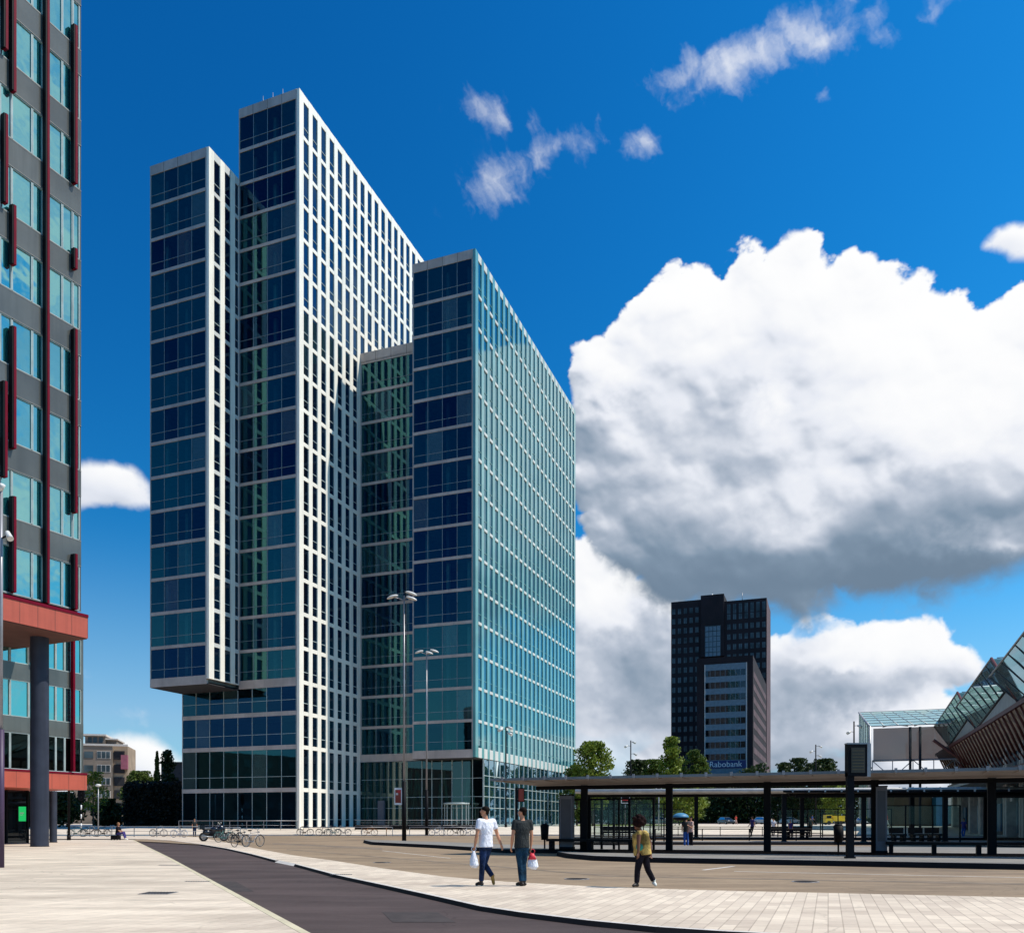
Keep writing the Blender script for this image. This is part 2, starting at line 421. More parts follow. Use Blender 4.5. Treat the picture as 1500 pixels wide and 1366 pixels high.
# grates in the paving
def grate(x, y, w, d, label):
    X, Y = gp(x, y); g = MB()
    g.box(-w / 2, w / 2, -d / 2, d / 2, .002, .008, 'metal')
    n = int(w / .06)
    for i in range(n): g.box(-w / 2 + .02 + i * .06, -w / 2 + .045 + i * .06, -d / 2 + .02, d / 2 - .02, .008, .012, 'kerb')
    tag(g.build('drain_grate', None, (X, Y, 0)), label, 'grate')
grate(232, 1307.5, .62, .55, 'dark square drain grate set alone in the pale left plaza paving')
grate(290, 1290.3, .62, .10, 'narrow slot drain by the edge of the dark cycle path, nearer the camera')
grate(248, 1266.5, .7, .14, 'narrow slot drain farther along the edge of the dark cycle path')
grate(500, 1280.3, .6, .16, 'slot drain in the footpath just above the dark kerb')
# ------------------------------------------------------------------ the big office complex
AX, AY = -24.72, 98.0
tower = thing('office_tower', 'tall white-framed and blue glass office tower with four stepped blocks and an overhanging box', 'tower', (AX, AY, 0), ANG_D)
PIT = 1.833; WW = 1.07; BAY = 2.133
LV = [17.8 + 3.99 * k for k in range(17)]            # storey lines above the podium
PLV = [.6, 5.2, 10.2, 14.16, 17.8]
win_cands = []     # (distance, mesh key, location, rot, T)
def unit_window(h, m_glass, fr, tr=.95):
    g = MB()
    g.quad([(-WW / 2, .11, 0), (WW / 2, .11, 0), (WW / 2, .11, h), (-WW / 2, .11, h)], m_glass)
    g.box(-WW / 2, WW / 2, .05, .105, tr, tr + .07, fr)
    g.box(-WW / 2, -WW / 2 + .04, .07, .105, 0, h, fr); g.box(WW / 2 - .04, WW / 2, .07, .105, 0, h, fr)
    return g
def punched_wall(g, v, u0, u1, levels, top, pier, sp, first=1.40, spp=0.0, spw=.46, corner=None, proud_last=None):
    """wall in the plane v (facing -v) with tall narrow windows; returns the window places"""
    n = int((u1 - u0 - first) / PIT) + 1
    c = [u0 + first + PIT * k for k in range(n)]
    zt = top; zb = levels[0]
    e = u0
    for i, x in enumerate(c):
        g.box(e, x - WW / 2, v, v + .35, zb, zt, pier)
        e = x + WW / 2
    g.box(e, u1, v, v + .35, zb, zt, pier)
    spots = []
    for x in c:
        for k, z in enumerate(levels):
            z1 = levels[k + 1] if k + 1 < len(levels) else top - .9
            h0 = .15 if k == 0 else spw / 2
            h1 = spw / 2 if k + 1 < len(levels) else 0
            if k > 0: g.box(x - WW / 2, x + WW / 2, v - spp + .02, v + .30, z - spw / 2, z + spw / 2, sp)
            elif proud_last: g.box(x - WW / 2 + .002, x + WW / 2 - .002, v - spp + .02, v + .30, z - .01, z + proud_last, sp); h0 = proud_last
            else: g.box(x - WW / 2, x + WW / 2, v + .02, v + .30, z, z + .15, sp)
            spots.append((x, v, z + h0, z1 - h1 - z - h0))
        g.box(x - WW / 2, x + WW / 2, v + .02, v + .30, top - .9, top, sp)
    return spots
_um = {}
def add_windows(spots, m_glass, fr):
    for (x, v, z, h) in spots:
        key = (round(h, 2), m_glass)
        if key not in _um: _um[key] = unit_window(h, m_glass, fr).mesh('window')
        wx = AX + .3511 * x - .9363 * v; wy = AY + .9363 * x + .3511 * v
        d = math.hypot(wx, wy) / (1 + 0 * h)
        fore = abs(.9363 * (wx) - .3511 * wy) / d    # rough facing
        win_cands.append((-(h * WW / d / d) * max(.1, fore), key, (x, v, z)))
def ribbon(g_name, w, n, h, m_glass, tr, rail=True, parent=tower, loc=(0, 0, 0), fr='frame', _c={}):
    key = (round(w, 2), n, round(h, 2), m_glass, tr, fr)
    if key not in _c:
        g = MB()
        # window lies in the plane x = .05, spans y 0..w and z 0..h, faces -x
        for i in range(n): g.quad([(.05, w * (i + 1) / n, 0), (.05, w * i / n, 0), (.05, w * i / n, h), (.05, w * (i + 1) / n, h)], m_glass)
        for i in range(n + 1):
            y = min(max(w * i / n, .03), w - .03); g.box(0, .047, y - .03, y + .03, 0, h, fr)
        if tr: g.box(.008, .047, .03, w - .03, tr, tr + .05, fr)
        _c[key] = g.mesh('ribbon_window')
    return inst('ribbon_window', _c[key], parent, loc)
def front_face(g, u, v0, v1, levels, ztop, band=.36, par=1.1, nb=4, m_glass='g_front', first_fascia=None):
    """glass front in the plane u: storey bands stay in the block mesh, each storey's window is a part"""
    for k, z in enumerate(levels):
        b = first_fascia if (k == 0 and first_fascia) else band
        if k == 0 and first_fascia: g.box(u - .03, u + .3, v0, v1, z - .5, z + .5, 'alu'); zl = z + .5
        elif k == 0 and not first_fascia: g.box(u - .03, u + .3, v0, v1, z - .05, z + .12, 'alu'); zl = z + .12
        else: g.box(u - .03, u + .3, v0, v1, z - band / 2, z + band / 2, 'alu'); zl = z + band / 2
        last = k + 1 >= len(levels)
        zh = (ztop - par) if last else levels[k + 1] - (.5 if False else band / 2)
        ribbon('ribbon_window', v1 - v0 - .2, nb, zh - zl, m_glass, 1.0, loc=(u, v0 + .1, zl))
    g.box(u - .03, u + .3, v0, v1, ztop - par, ztop, 'alu')
    # joints of the parapet panels
    for i in range(1, nb):
        y = v0 + (v1 - v0) * i / nb
        g.box(u - .034, u - .03, y - .02, y + .02, ztop - par, ztop, 'kerb')
    g.box(u - .02, u + .3, v0, v0 + .1, levels[0], ztop - par, 'alu'); g.box(u - .02, u + .3, v1 - .1, v1, levels[0], ztop - par, 'alu')
def interior(g, u0, u1, v0, v1, levels, ztop, core=True, uin=.5, vin=.7):
    for z in levels:
        g.box(u0 + uin, u1 - .5, v0 + vin, v1 - .4, z - .16, z + .16, 'slab')
    if core:
        cv = (v0 + v1) / 2
        g.box(u0 + 4.5, u1 - 3, cv - 1.6, cv + 1.9, levels[0], ztop - 1.2, 'core')
        for i in range(3): # columns behind the front glass
            y = v0 + 1.4 + i * (v1 - v0 - 2.8) / 2
            g.box(u0 + 1.2, u0 + 1.6, y - .2, y + .2, levels[0], ztop - 1.2, 'mull')
    g.box(u0 + .3, u1 - .05, v0 + .35, v1 - .05, ztop - 1.0, ztop - .5, 'alu')     # roof
def backs(g, u0, u1, v0, v1, z0, z1, m_='alu'):
    g.box(u0 + .3, u1, v1 - .05, v1, z0, z1, m_); g.box(u1 - .05, u1, v0 + .36, v1 - .05, z0, z1, m_)
UE = 54.0
# white tower, with the podium below it
g = MB()
lv = PLV + LV[1:]
sp = punched_wall(g, 0, 0, UE, lv, 86.7, 'white', 'white')
add_windows(sp, 'g_win', 'mull')
front_face(g, 0.0, .36, 8.53, [17.8] + LV[1:], 86.7, first_fascia=1)
interior(g, 0, UE, 0, 8.53, [17.8] + LV[1:], 86.7)
backs(g, 0, UE, 0, 8.53, 17.3, 86.7)
# podium front, eight bays
zs = [.6, 5.2, 10.2, 14.16]
for i, z in enumerate(zs):
    h0 = .1 if i == 0 else .25
    zt = (zs[i + 1] - .25) if i < 3 else 17.3
    g.box(-.03, .3, .36, 17.06, z - h0, z + h0, 'alu')
    ribbon('ribbon_window', 16.6, 8, zt - z - h0, 'g_front', (1.3 if i else None), loc=(0, .41, z + h0), fr='mull')
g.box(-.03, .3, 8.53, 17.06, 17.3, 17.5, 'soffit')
for z in zs[1:]: g.box(.6, UE - 1, .7, 16.6, z - .15, z + .15, 'slab')
g.box(6, UE - 3, 3, 14, .6, 17.2, 'core')
g.box(.3, UE, 17.0, 17.06, .2, 17.3, 'alu')
g.box(.0, .3, 16.96, 17.06, .6, 17.3, 'alu')
g.box(.36, UE, .4, 17.0, -.2, .5, 'core')
g.build('tower_block', tower)
# overhanging box on the left
g = MB()
sp = punched_wall(g, 8.53, -5.23, -.02, [17.8] + LV[1:15], 78.4, 'white', 'whitesp', first=1.40)
add_windows(sp, 'g_win', 'mull')
front_face(g, -5.23, 8.89, 17.06, [17.7] + LV[1:15], 78.4, first_fascia=1)
interior(g, -5.23, 20, 8.53, 17.06, [17.7] + LV[1:15], 78.4)
g.box(-4.93, 20, 17.0, 17.06, 17.2, 78.4, 'alu')
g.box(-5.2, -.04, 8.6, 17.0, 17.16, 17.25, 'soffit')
g.build('tower_block', tower)
# low link
GL = [9.75 + 3.99 * k for k in range(15)]
g = MB()
front_face(g, 13.67, -9.05, -.03, GL[:14], 62.9, par=1.3, first_fascia=1, nb=4)
interior(g, 13.67, UE, -9.05, -.03, GL[:14], 62.9, core=False)
g.box(18, 50, -6, -2, 9.3, 61, 'core')
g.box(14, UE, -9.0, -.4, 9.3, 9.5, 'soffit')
g.build('tower_block', tower)
# right glass block
g = MB()
sp = punched_wall(g, -17.6, 10.9, UE, [9.3] + GL[1:], 70.8, 'green', 'whitesp', first=1.40, spp=.05, spw=.34, proud_last=1.2)
add_windows(sp, 'g_side', 'green')
front_face(g, 10.9, -17.24, -9.1, GL, 70.8, first_fascia=1)
interior(g, 10.9, UE, -17.6, -9.1, GL, 70.8)
g.box(11.2, UE, -9.15, -9.1, 9.3, 70.8, 'green')
g.box(UE - .05, UE, -17.2, -9.2, 1, 70.8, 'alu')
g.box(10.95, UE, -17.5, -9.1, 9.2, 9.28, 'soffit')
g.build('tower_block', tower)
# lobby under the right block
g = MB()
for i in range(7):      # front of the lobby, two steps
    y = -17.5 + 1.4 * i
    g.box(13.44, 13.56, y - .04, y + .04, .8, 9.2, 'mull')
for z in (3.2, 4.6, 6.9): g.box(13.46, 13.54, -17.5, -.3, z - .03, z + .03, 'mull')
for i in range(12):
    y = -.3 - .75 * i
    g.box(14.6, 14.7, y - .05, y + .05, .8, 9.2, 'frame')
for i in range(23):
    x = 13.5 + PIT * i
    if x < UE: g.box(x - .06, x + .06, -17.64, -17.5, .8, 9.25, 'mull')
for z in (1.0, 3.2, 4.6, 5.9, 7.2): g.box(13.5, UE, -17.62, -17.52, z - .04, z + .04, 'mull')
for i in range(9):      # slanting concrete struts inside the lobby
    y = -16.6 + 1.9 * i
    g.tube((18, y, .7), (18, y + (1.0 if i % 2 else -1.0), 9.2), .22, 'mull', n=8)
g.box(24, 50, -15, -3, .7, 9.1, 'core')
g.box(13.6, UE - .2, -17.4, -.4, .3, .7, 'core')
g.box(12.9, 13.3, -3.9, -3.0, .6, 4.2, 'panelgrey')
fr_ = g.build('lobby_frame', tower)
g = MB(); g.quad([(13.5, -17.5, .8), (13.5, -17.5, 9.2), (13.5, -.3, 9.2), (13.5, -.3, .8)], 'g_lobby'); g.build('lobby_glass', tower)
g = MB(); g.quad([(13.55, -17.55, .8), (UE, -17.55, .8), (UE, -17.55, 9.2), (13.55, -17.55, 9.2)], 'g_lobside'); g.build('lobby_glass', tower)
# revolving door drum by the corner
g = MB()
for i in range(14):
    t = 2 * math.pi * i / 14
    g.box(12.0 + 1.5 * math.cos(t) - .03, 12.0 + 1.5 * math.cos(t) + .03, -14.6 + 1.5 * math.sin(t) - .03, -14.6 + 1.5 * math.sin(t) + .03, .8, 3.6, 'mull')
g.tube((12.0, -14.6, 3.6), (12.0, -14.6, 3.8), 1.6, 'mull', n=20)
g.build('revolving_door', tower)
for x in (3.0, 4.4, 5.8):   # masts on the roof
    g = MB(); g.tube((1.0, x, 86.6), (1.0, x, 88.3), .03, 'steel', n=5); g.build('antenna', tower)
win_cands.sort(key=lambda c: c[0])
rest = MB()
def addmesh(mb, me, off):
    b = len(mb.v); mm = [mb.mid(m.name_full if False else m) for m in me.materials]
    for v in me.vertices: mb.v.append((v.co.x + off[0], v.co.y + off[1], v.co.z + off[2]))
    for p in me.polygons:
        mb.f.append(tuple(b + i for i in p.vertices)); mb.mi.append(mm[p.material_index]); mb.sm.append(False)
for i, (d, key, loc) in enumerate(win_cands):
    if i < 98: inst('window', _um[key], tower, loc)
    else: addmesh(rest, _um[key], loc)
o = rest.build('window', tower); o['kind'] = 'stuff'

# low clear balustrade in front of the tower
def railing(name, p0, p1, h, label, post='metal', step=2.0, z=None, glass=False, bars=(.5,), group=None, bm='metal'):
    L = math.hypot(p1[0] - p0[0], p1[1] - p0[1]); n = max(1, round(L / step))
    zz = [gz(p[1]) if z is None else z for p in (p0, p1)]
    t = thing(name, label, 'railing', (p0[0], p0[1], zz[0]), math.atan2(p1[1] - p0[1], p1[0] - p0[0]), group)
    sl = (zz[1] - zz[0]) / L
    pm = MB(); pm.box(-.03, .03, -.03, .03, -.05, h, post); pme = pm.mesh('post')
    for i in range(n + 1): inst('post', pme, t, (L * i / n, 0, sl * L * i / n))
    g = MB()
    g.tube((0, 0, h), (L, 0, h + sl * L), .035, bm, n=6)
    for b in bars: g.tube((0, 0, h * b), (L, 0, h * b + sl * L), .018, bm, n=5)
    g.build('rail', t)
    if glass:
        g = MB(); g.quad([(0, .03, .12), (L, .03, .12 + sl * L), (L, .03, h - .1 + sl * L), (0, .03, h - .1)], 'g_clear'); g.build('glass_panel', t)
    return t
railing('balustrade', (gx(262, 96.2), 96.2), (gx(436, 96.2), 96.2), 1.05, 'low glass balustrade at the foot of the left part of the office tower', glass=True)
railing('balustrade', (gx(520, 95.5), 95.5), (gx(700, 95.5), 95.5), 1.15, 'dark low balustrade before the lobby, between the white piers and the men', post='metal_dark', bars=(.75, .5), glass=True)
g = MB(); g.box(0, 15.5, 0, .4, 0, .55, 'metal_dark'); tag(g.build('planter_wall', None, (gx(520, 96.8), 96.8, gz(96.8))), 'long low dark wall behind the lobby balustrade, at the glass foot', 'wall')

# ------------------------------------------------------------------ left building with red fins
D2 = (.437, .8995); ANG2 = math.atan2(D2[1], D2[0])
EX, EY = -25.55, 50.0
lb = thing('office_building', 'grey office building with dark red fins and teal windows over a red band, at left', 'building', (EX, EY, 0), ANG2)
def tz(px):
    r = (px - CX) / F; t = (50 * r + 25.55) / (r - .486); return -t * 1.112, 50 - t
def zat(px, y):
    return CH + (HY - y) / F * tz(px)[1]
g = MB()
lv2 = [13.95 + 4.15 * k for k in range(13)]
topz = lv2[-1] + 4.15
U0 = -34.0; bays = [-.53 - 1.84 * k for k in range(18)]
wh = 2.62
for z in lv2: g.box(U0, 0, 0, .3, z + wh, z + 4.15, 'span')
g.box(-.09, 0, 0.02, .3, lv2[0], topz, 'span')
g.box(U0, -.001, .35, 19, topz - .6, topz - .1, 'span')
g.box(-.25, -.01, .31, 19, 13.5, topz, 'span')
g.box(U0, U0 + .3, .31, 19, 13.5, topz, 'span'); g.box(U0 + .3, -.25, 18.7, 19, 13.5, topz, 'span')
for z in lv2: g.box(U0 + .4, -.4, .8, 18.6, z - .9, z - .6, 'slab')
g.box(U0 + 2, -4, 4, 16, 13.6, topz - 1, 'core')
for z in lv2:     # thin joints
    g.box(U0, 0, -.012, 0, z + wh, z + wh + .05, 'joint'); g.box(U0, 0, -.012, 0, z - .06, z, 'joint')
g.build('wall', lb)
# red band with panel joints
g = MB(); g.box(U0, .25, -.25, 19, 12.35, 13.58, 'redband'); g.box(U0, .27, -.29, 19, 13.58, 13.75, 'red')
k = .25
while k > U0:
    g.box(k - .012, k + .012, -.254, -.25, 12.35, 13.58, 'redroof'); k -= 1.05
g.box(U0, .23, -.2, 18.9, 12.3, 12.35, 'redroof')
g.build('red_band', lb)
# windows: per bay a wide and a narrow pane
edges = [0] + bays
wc = []
def pane_mesh(w, h, tr=True, m_='g_teal'):
    g = MB(); g.quad([(-w, .09, 0), (0, .09, 0), (0, .09, h), (-w, .09, h)], m_)
    g.box(-w, -w + .05, .02, .085, 0, h, 'mull'); g.box(-.05, 0, .02, .085, 0, h, 'mull'); g.box(-w, 0, .02, .085, 0, .05, 'mull'); g.box(-w, 0, .02, .085, h - .05, h, 'mull')
    return g.mesh('window')
pm_wide = pane_mesh(1.16, wh); pm_nar = pane_mesh(.64, wh); pm_end = pane_mesh(.42, wh)
rest = MB()
for z in lv2:
    for i, b in enumerate(edges):
        if i == 0: items = [(-.09, pm_end)]
        else: items = [(b - .02, pm_nar), (b - .68, pm_wide)]
        for (x, me) in items:
            if i < 5 and z < 50: inst('window', me, lb, (x, 0, z))
            else: addmesh(rest, me, (x, 0, z))
o = rest.build('window', lb); o['kind'] = 'stuff'
# red fins in the lengths seen
def fin(px, y0, y1):
    u, Y = tz(px); z1 = CH + (HY - y0) / F * Y; z0 = CH + (HY - y1) / F * Y
    g = MB(); g.box(u - .07, u + .07, -.32, -.01, z0, z1, 'red'); g.box(u - .16, u - .075, -.30, -.01, z0 + .02, z1 - .02, 'metal_dark'); g.build('fin', lb)  # black side plate stands in for the fin's shaded side
for a in ((107, -140, -40), (107, 40, 271), (107, 366, 396), (107, 484, 752), (107, 812, 893), (66, -420, 884), (17, -330, 137), (17, 303, 390), (17, 480, 658), (17, 728, 868), (5, -200, 75), (5, 170, 300), (4, 560, 700)): fin(*a)
for k in range(3, 17):
    g = MB(); z0 = random.choice(lv2[:8]) + random.uniform(0, 2); g.box(bays[k] - .12, bays[k] + .12, -.34, -.01, z0, z0 + random.uniform(8, 22), 'red'); g.build('fin', lb)
# lower set-back volume
g = MB()
LU1 = 4.8; LV_ = 6.14; l3 = [4.75, 8.05, 11.4]; w3 = [2.3, 2.3, 2.3]
for i, z in enumerate(l3):
    g.box(-30, LU1, LV_, LV_ + .3, z + 2.3, (l3[i + 1] if i < 2 else 14.6), 'span')
g.box(LU1 - .12, LU1, LV_ + .01, LV_ + .3, 4.75, 14.6, 'span'); g.box(LU1 - .3, LU1, LV_ + .31, 20, 3.6, 14.6, 'span')
g.box(.3, LU1, LV_ + .31, 20, 14.0, 14.5, 'span')
for z in l3: g.box(-28, LU1 - .4, LV_ + .7, 19, z - .5, z - .3, 'slab')
g.box(-28, LU1 - 2, LV_ + 5, 18, 3.7, 14, 'core'); g.box(-28, LU1 - 2.5, LV_ + 8, 18, .1, 3.6, 'core')
g.build('wall', lb)
g = MB(); g.box(-30, LU1 + .15, LV_ - .15, 20, 3.6, 4.62, 'redband'); g.box(-30, LU1 + .17, LV_ - .18, 20, 4.62, 4.74, 'red')
k = LU1
while k > -20: g.box(k - .012, k + .012, LV_ - .154, LV_ - .15, 3.6, 4.62, 'redroof'); k -= 1.2
g.build('red_band', lb)
pm3 = pane_mesh(1.2, 2.3); pm3n = pane_mesh(.62, 2.3)
mg = pane_mesh(1.2, 2.3, m_='g_lobby'); mgn = pane_mesh(.62, 2.3, m_='g_lobby')
for i, z in enumerate(l3):
    for k in range(6):
        b = LU1 - .15 - k * 1.86
        inst('window', pm3 if i else mg, lb, (b, LV_, z)); inst('window', pm3n if i else mgn, lb, (b - 1.22, LV_, z))
def fin3(u, z0, z1):
    g = MB(); g.box(u - .07, u + .07, LV_ - .3, LV_ - .01, z0, z1, 'red'); g.build('fin', lb)
for u, z0, z1 in ((3.9, 4.8, 14.5), (2.0, 4.8, 8.9), (2.0, 9.9, 14.5), (1.1, 11.6, 14.5), (-4.9, 4.8, 9.9), (-4.9, 10.7, 14.5), (-2.6, 6, 12), (-7, 5, 12)): fin3(u, z0, z1)
# dark glass ground floor
g = MB()
g.quad([(-30, 10.5, 0), (LU1 - 1, 10.5, 0), (LU1 - 1, 10.5, 3.6), (-30, 10.5, 3.6)], 'g_dark')
g.box(LU1 - 1.1, LU1 - 1, 10.6, 19, 0, 3.6, 'metal_dark')
for k in range(14): g.box(LU1 - 1.05 - k * 1.5, LU1 - .95 - k * 1.5, 10.4, 10.49, 0, 3.6, 'metal_dark')
g.box(-30, LU1 - 1, 10.42, 10.48, 2.3, 2.36, 'metal_dark')
g.build('shop_front', lb)
def column(px, Y, r, ztop, name='column'):
    X = gx(px, Y); o = Vector((X - EX, Y - EY, 0)); u = o.x * D2[0] + o.y * D2[1]; v = -o.x * D2[1] + o.y * D2[0]
    g = MB(); g.tube((u, v, 0), (u, v, ztop), r, 'column', n=32, caps=False); g.tube((u, v, 0), (u, v, .03), r + .03, 'metal_dark', n=24); g.build(name, lb)
column(58, 49.7, .49, 12.3); column(78, 59.5, .24, 3.6); column(-60, 47, .49, 12.3)
g = MB(); g.box(0, .42, -.05, .05, 0, .95, 'signgreen'); g.box(.08, .34, -.056, -.05, .5, .56, 'signwhite'); g.box(.08, .3, -.056, -.05, .4, .43, 'signwhite')
tag(g.build('light_sign', None, (gx(28, 55), 55, 1.5)), 'small green lit notice panel in the dark entrance, left of the round column', 'sign')
# ------------------------------------------------------------------ procedural cloud map (bearing x elevation)
import numpy as np
_rs = np.random.RandomState(11)
A0, A1, H0, H1 = -.62, 1.75, -.01, 1.06
NW, NH = 2176, 980
def _lat(n=256, seed=0):
    return np.random.RandomState(seed).rand(n, n).astype(np.float32)
def vnoise(x, y, seed):
    L = _lat(256, seed); xi = np.floor(x).astype(np.int32); yi = np.floor(y).astype(np.int32)
    fx = x - xi; fy = y - yi; fx = fx * fx * fx * (fx * (fx * 6 - 15) + 10); fy = fy * fy * fy * (fy * (fy * 6 - 15) + 10)
    x0 = xi & 255; x1 = (xi + 1) & 255; y0 = yi & 255; y1 = (yi + 1) & 255
    return (L[y0, x0] * (1 - fx) + L[y0, x1] * fx) * (1 - fy) + (L[y1, x0] * (1 - fx) + L[y1, x1] * fx) * fy
def fbm(x, y, s, oct=6, ro=.55, seed=1):
    r = 0; a = 1; tot = 0
    c, sn = .8, .6
    for i in range(oct):
        r = r + a * vnoise(x / s + 13.1 * i, y / s + 7.7 * i, seed + i); tot += a; a *= ro; s = s / 2.03
        x, y = x * c - y * sn, x * sn + y * c
    return r / tot
def worley(x, y, s, seed):
    """soft round billows: 1 in the middle of each cell, 0 between"""
    x = x / s; y = y / s; xi = np.floor(x).astype(np.int32); yi = np.floor(y).astype(np.int32)
    Px = _lat(256, seed); Py = _lat(256, seed + 50); best = np.full(x.shape, 9.0, np.float32)
    for dx in (-1, 0, 1):
        for dy in (-1, 0, 1):
            cx = (xi + dx); cy = (yi + dy)
            px = cx + Px[cy & 255, cx & 255]; py = cy + Py[cy & 255, cx & 255]
            best = np.minimum(best, (px - x) ** 2 + (py - y) ** 2)
    return 1 - np.minimum(best, 1.0)
def blur(a, r):
    k = np.fft.rfft2(a); fy = np.fft.fftfreq(a.shape[0])[:, None]; fx = np.fft.rfftfreq(a.shape[1])[None, :]
    return np.fft.irfft2(k * np.exp(-2 * (math.pi * r) ** 2 * (fx * fx + fy * fy)), s=a.shape).astype(np.float32)
def sst(x, a, b):
    q = np.clip((x - a) / (b - a), 0, 1); return q * q * (3 - 2 * q)
def toS(px, py):
    a = math.atan((px - 750) / 1235.0); return a * 1235, (1203 - py) * math.cos(a)
def polysdf(X, Y, poly):
    P = [toS(*p) for p in poly]; d = np.full(X.shape, 1e9, np.float32); ins = np.zeros(X.shape, bool)
    for i in range(len(P)):
        ax, ay = P[i]; bx, by = P[(i + 1) % len(P)]
        ex, ey = bx - ax, by - ay; L = ex * ex + ey * ey + 1e-9
        q = np.clip(((X - ax) * ex + (Y - ay) * ey) / L, 0, 1)
        d = np.minimum(d, (X - ax - q * ex) ** 2 + (Y - ay - q * ey) ** 2)
        ins ^= ((ay > Y) != (by > Y)) & (X < (bx - ax) * (Y - ay) / (by - ay + 1e-9) + ax)
    return np.where(ins, np.sqrt(d), -np.sqrt(d)).astype(np.float32)
def gauss(X, Y, px, py, rx, ry, rot=0):
    a, b = toS(px, py); dx = X - a; dy = Y - b
    if rot: c, s = math.cos(rot), math.sin(rot); dx, dy = dx * c + dy * s, dy * c - dx * s
    return np.exp(-(dx / rx) ** 2 - (dy / ry) ** 2)
def make_clouds():
    u = np.linspace(A0, A1, NW, dtype=np.float32) * 1235; v = np.linspace(H0, H1, NH, dtype=np.float32) * 1235
    X, Y = np.meshgrid(u, v)
    px2 = (A1 - A0) * 1235 / NW                                    # photo pixels per map pixel
    # warp
    wx = (fbm(X, Y, 60, 6, .6, 21) - .5) * 46 + (fbm(X, Y, 14, 4, .6, 61) - .5) * 12
    wy = (fbm(X, Y, 60, 6, .6, 41) - .5) * 46 + (fbm(X, Y, 14, 4, .6, 71) - .5) * 12
    Xw = X + wx; Yw = Y + wy
    # billows at several sizes, the smaller ones sit on the larger
    W = [worley(Xw, Yw, s, 100 + i * 7) for i, s in enumerate((150, 78, 40, 21, 11))]
    bil = W[0] * 1.1 + W[1] * .85 + W[2] * .40 + W[3] * .24 + W[4] * .12
    bil = bil / 2.71
    F1 = fbm(X, Y, 190, 7, .55, 5); F2 = fbm(X, Y, 420, 5, .5, 9); FF = fbm(Xw, Yw, 34, 6, .6, 15)
    big = [(838, 545), (846, 520), (878, 512), (900, 520), (905, 490), (932, 470), (946, 440), (962, 415), (985, 396), (1020, 385), (1052, 392), (1066, 380), (1085, 368), (1110, 370), (1118, 384), (1150, 366), (1182, 360),
           (1208, 362), (1216, 392), (1248, 374), (1268, 384), (1275, 400), (1300, 398), (1322, 418), (1345, 414), (1370, 430), (1400, 432), (1425, 448), (1470, 446), (1510, 415), (1560, 395), (1640, 350), (1760, 300), (1900, 290), (2100, 330),
           (2500, 420), (3000, 500), (3000, 1000), (1900, 830), (1640, 815), (1500, 822), (1420, 850), (1370, 866), (1330, 882), (1290, 890), (1230, 890), (1180, 904), (1130, 900), (1060, 890), (980, 880), (930, 850), (905, 815), (880, 790), (858, 760), (846, 700), (842, 650), (858, 625), (850, 590)]
    low = [(740, 760), (800, 790), (842, 795), (870, 800), (905, 820), (935, 850), (955, 880), (1010, 900), (1130, 940), (1165, 925), (1190, 912), (1215, 905), (1262, 910), (1300, 918), (1345, 916), (1372, 930), (1382, 958), (1412, 962), (1428, 980), (1415, 992),
           (1372, 1000), (1368, 1030), (1410, 1040), (1440, 1060), (1600, 1070), (1900, 1040), (2400, 1080), (2400, 1205), (760, 1205)]
    left = [(95, 690), (130, 678), (165, 680), (196, 692), (214, 712), (226, 740), (190, 746), (140, 738), (90, 748)]
    left2 = [(140, 1085), (175, 1074), (215, 1078), (240, 1095), (262, 1120), (262, 1160), (60, 1170), (60, 1120)]
    rgt = [(1445, 360), (1462, 338), (1485, 326), (1530, 330), (1560, 350), (1540, 374), (1480, 374)]
    def layer(poly, amp, soft, lo):
        """one cloud: coverage and light"""
        d = polysdf(X, Y, poly)
        f = d + (bil - .63) * amp * 1.7 + (FF - .5) * amp * .40
        so = soft * (1 + 3.5 * lo * (1 - sst(Y, 330, 420))); a = sst(f, -so * .45, so)
        # rounded thickness + billow relief, lit from the upper right
        H = np.sqrt(np.clip(f, 0, 110) * 110) * .62 + bil * 56 + (FF - .5) * 26
        L = 0
        for r, wgt in ((1.6, .10), (4, .30), (9, .70), (22, 1.3)):
            Hs = blur(H, r / px2)
            gy, gx_ = np.gradient(Hs, px2)
            L = L + wgt * (-(gx_ * .38 + gy * .80))
        return d, f, a, L
    d, f, a1, r1 = layer(big, 46, 6, 1)
    hrel = np.clip((Y - 300) / 540.0, -.3, 1.3)                      # height above the cloud base
    hw_ = hrel + (F2 - .5) * .75 + (F1 - .5) * .25
    base = .63 + .19 * sst(hw_, -.05, .6) - .20 * (1 - sst(hrel + (F2 - .5) * .3, .02, .24))
    lm = base + r1 * .27 + (F1 - .5) * .70 + (F2 - .5) * .25
    for (px, py, rx, ry, s) in ((1000, 640, 130, 100, -.08), (1050, 560, 110, 70, -.10), (1120, 850, 190, 50, -.16), (1260, 870, 230, 38, -.20), (1420, 850, 150, 34, -.20), (940, 820, 60, 60, -.1), (1430, 700, 130, 34, -.10),
                                (1400, 560, 190, 95, .12), (1180, 430, 170, 70, .05), (1250, 530, 160, 100, .10), (990, 430, 60, 45, .22), (870, 560, 45, 50, .40), (1135, 588, 26, 20, .28), (1400, 800, 130, 20, .30), (1120, 730, 110, 40, .16), (1490, 610, 90, 45, .2), (1640, 560, 300, 200, .2), (905, 745, 50, 60, .15)):
        lm = lm + s * gauss(X + wx * 1.4, Y + wy * 1.4, px, py, rx, ry)
    rim = (1 - sst(f, 0, 34)) * sst(hrel, .35, .8)
    lm = lm + rim * .15
    l1 = np.where(lm < .4, .4 - .26 * np.tanh((.4 - lm) / .40), lm); l1 = np.where(l1 > .72, .72 + .27 * np.tanh((l1 - .72) / .36), l1)
    d, f2, a2, r2 = layer(low, 44, 8, 0)
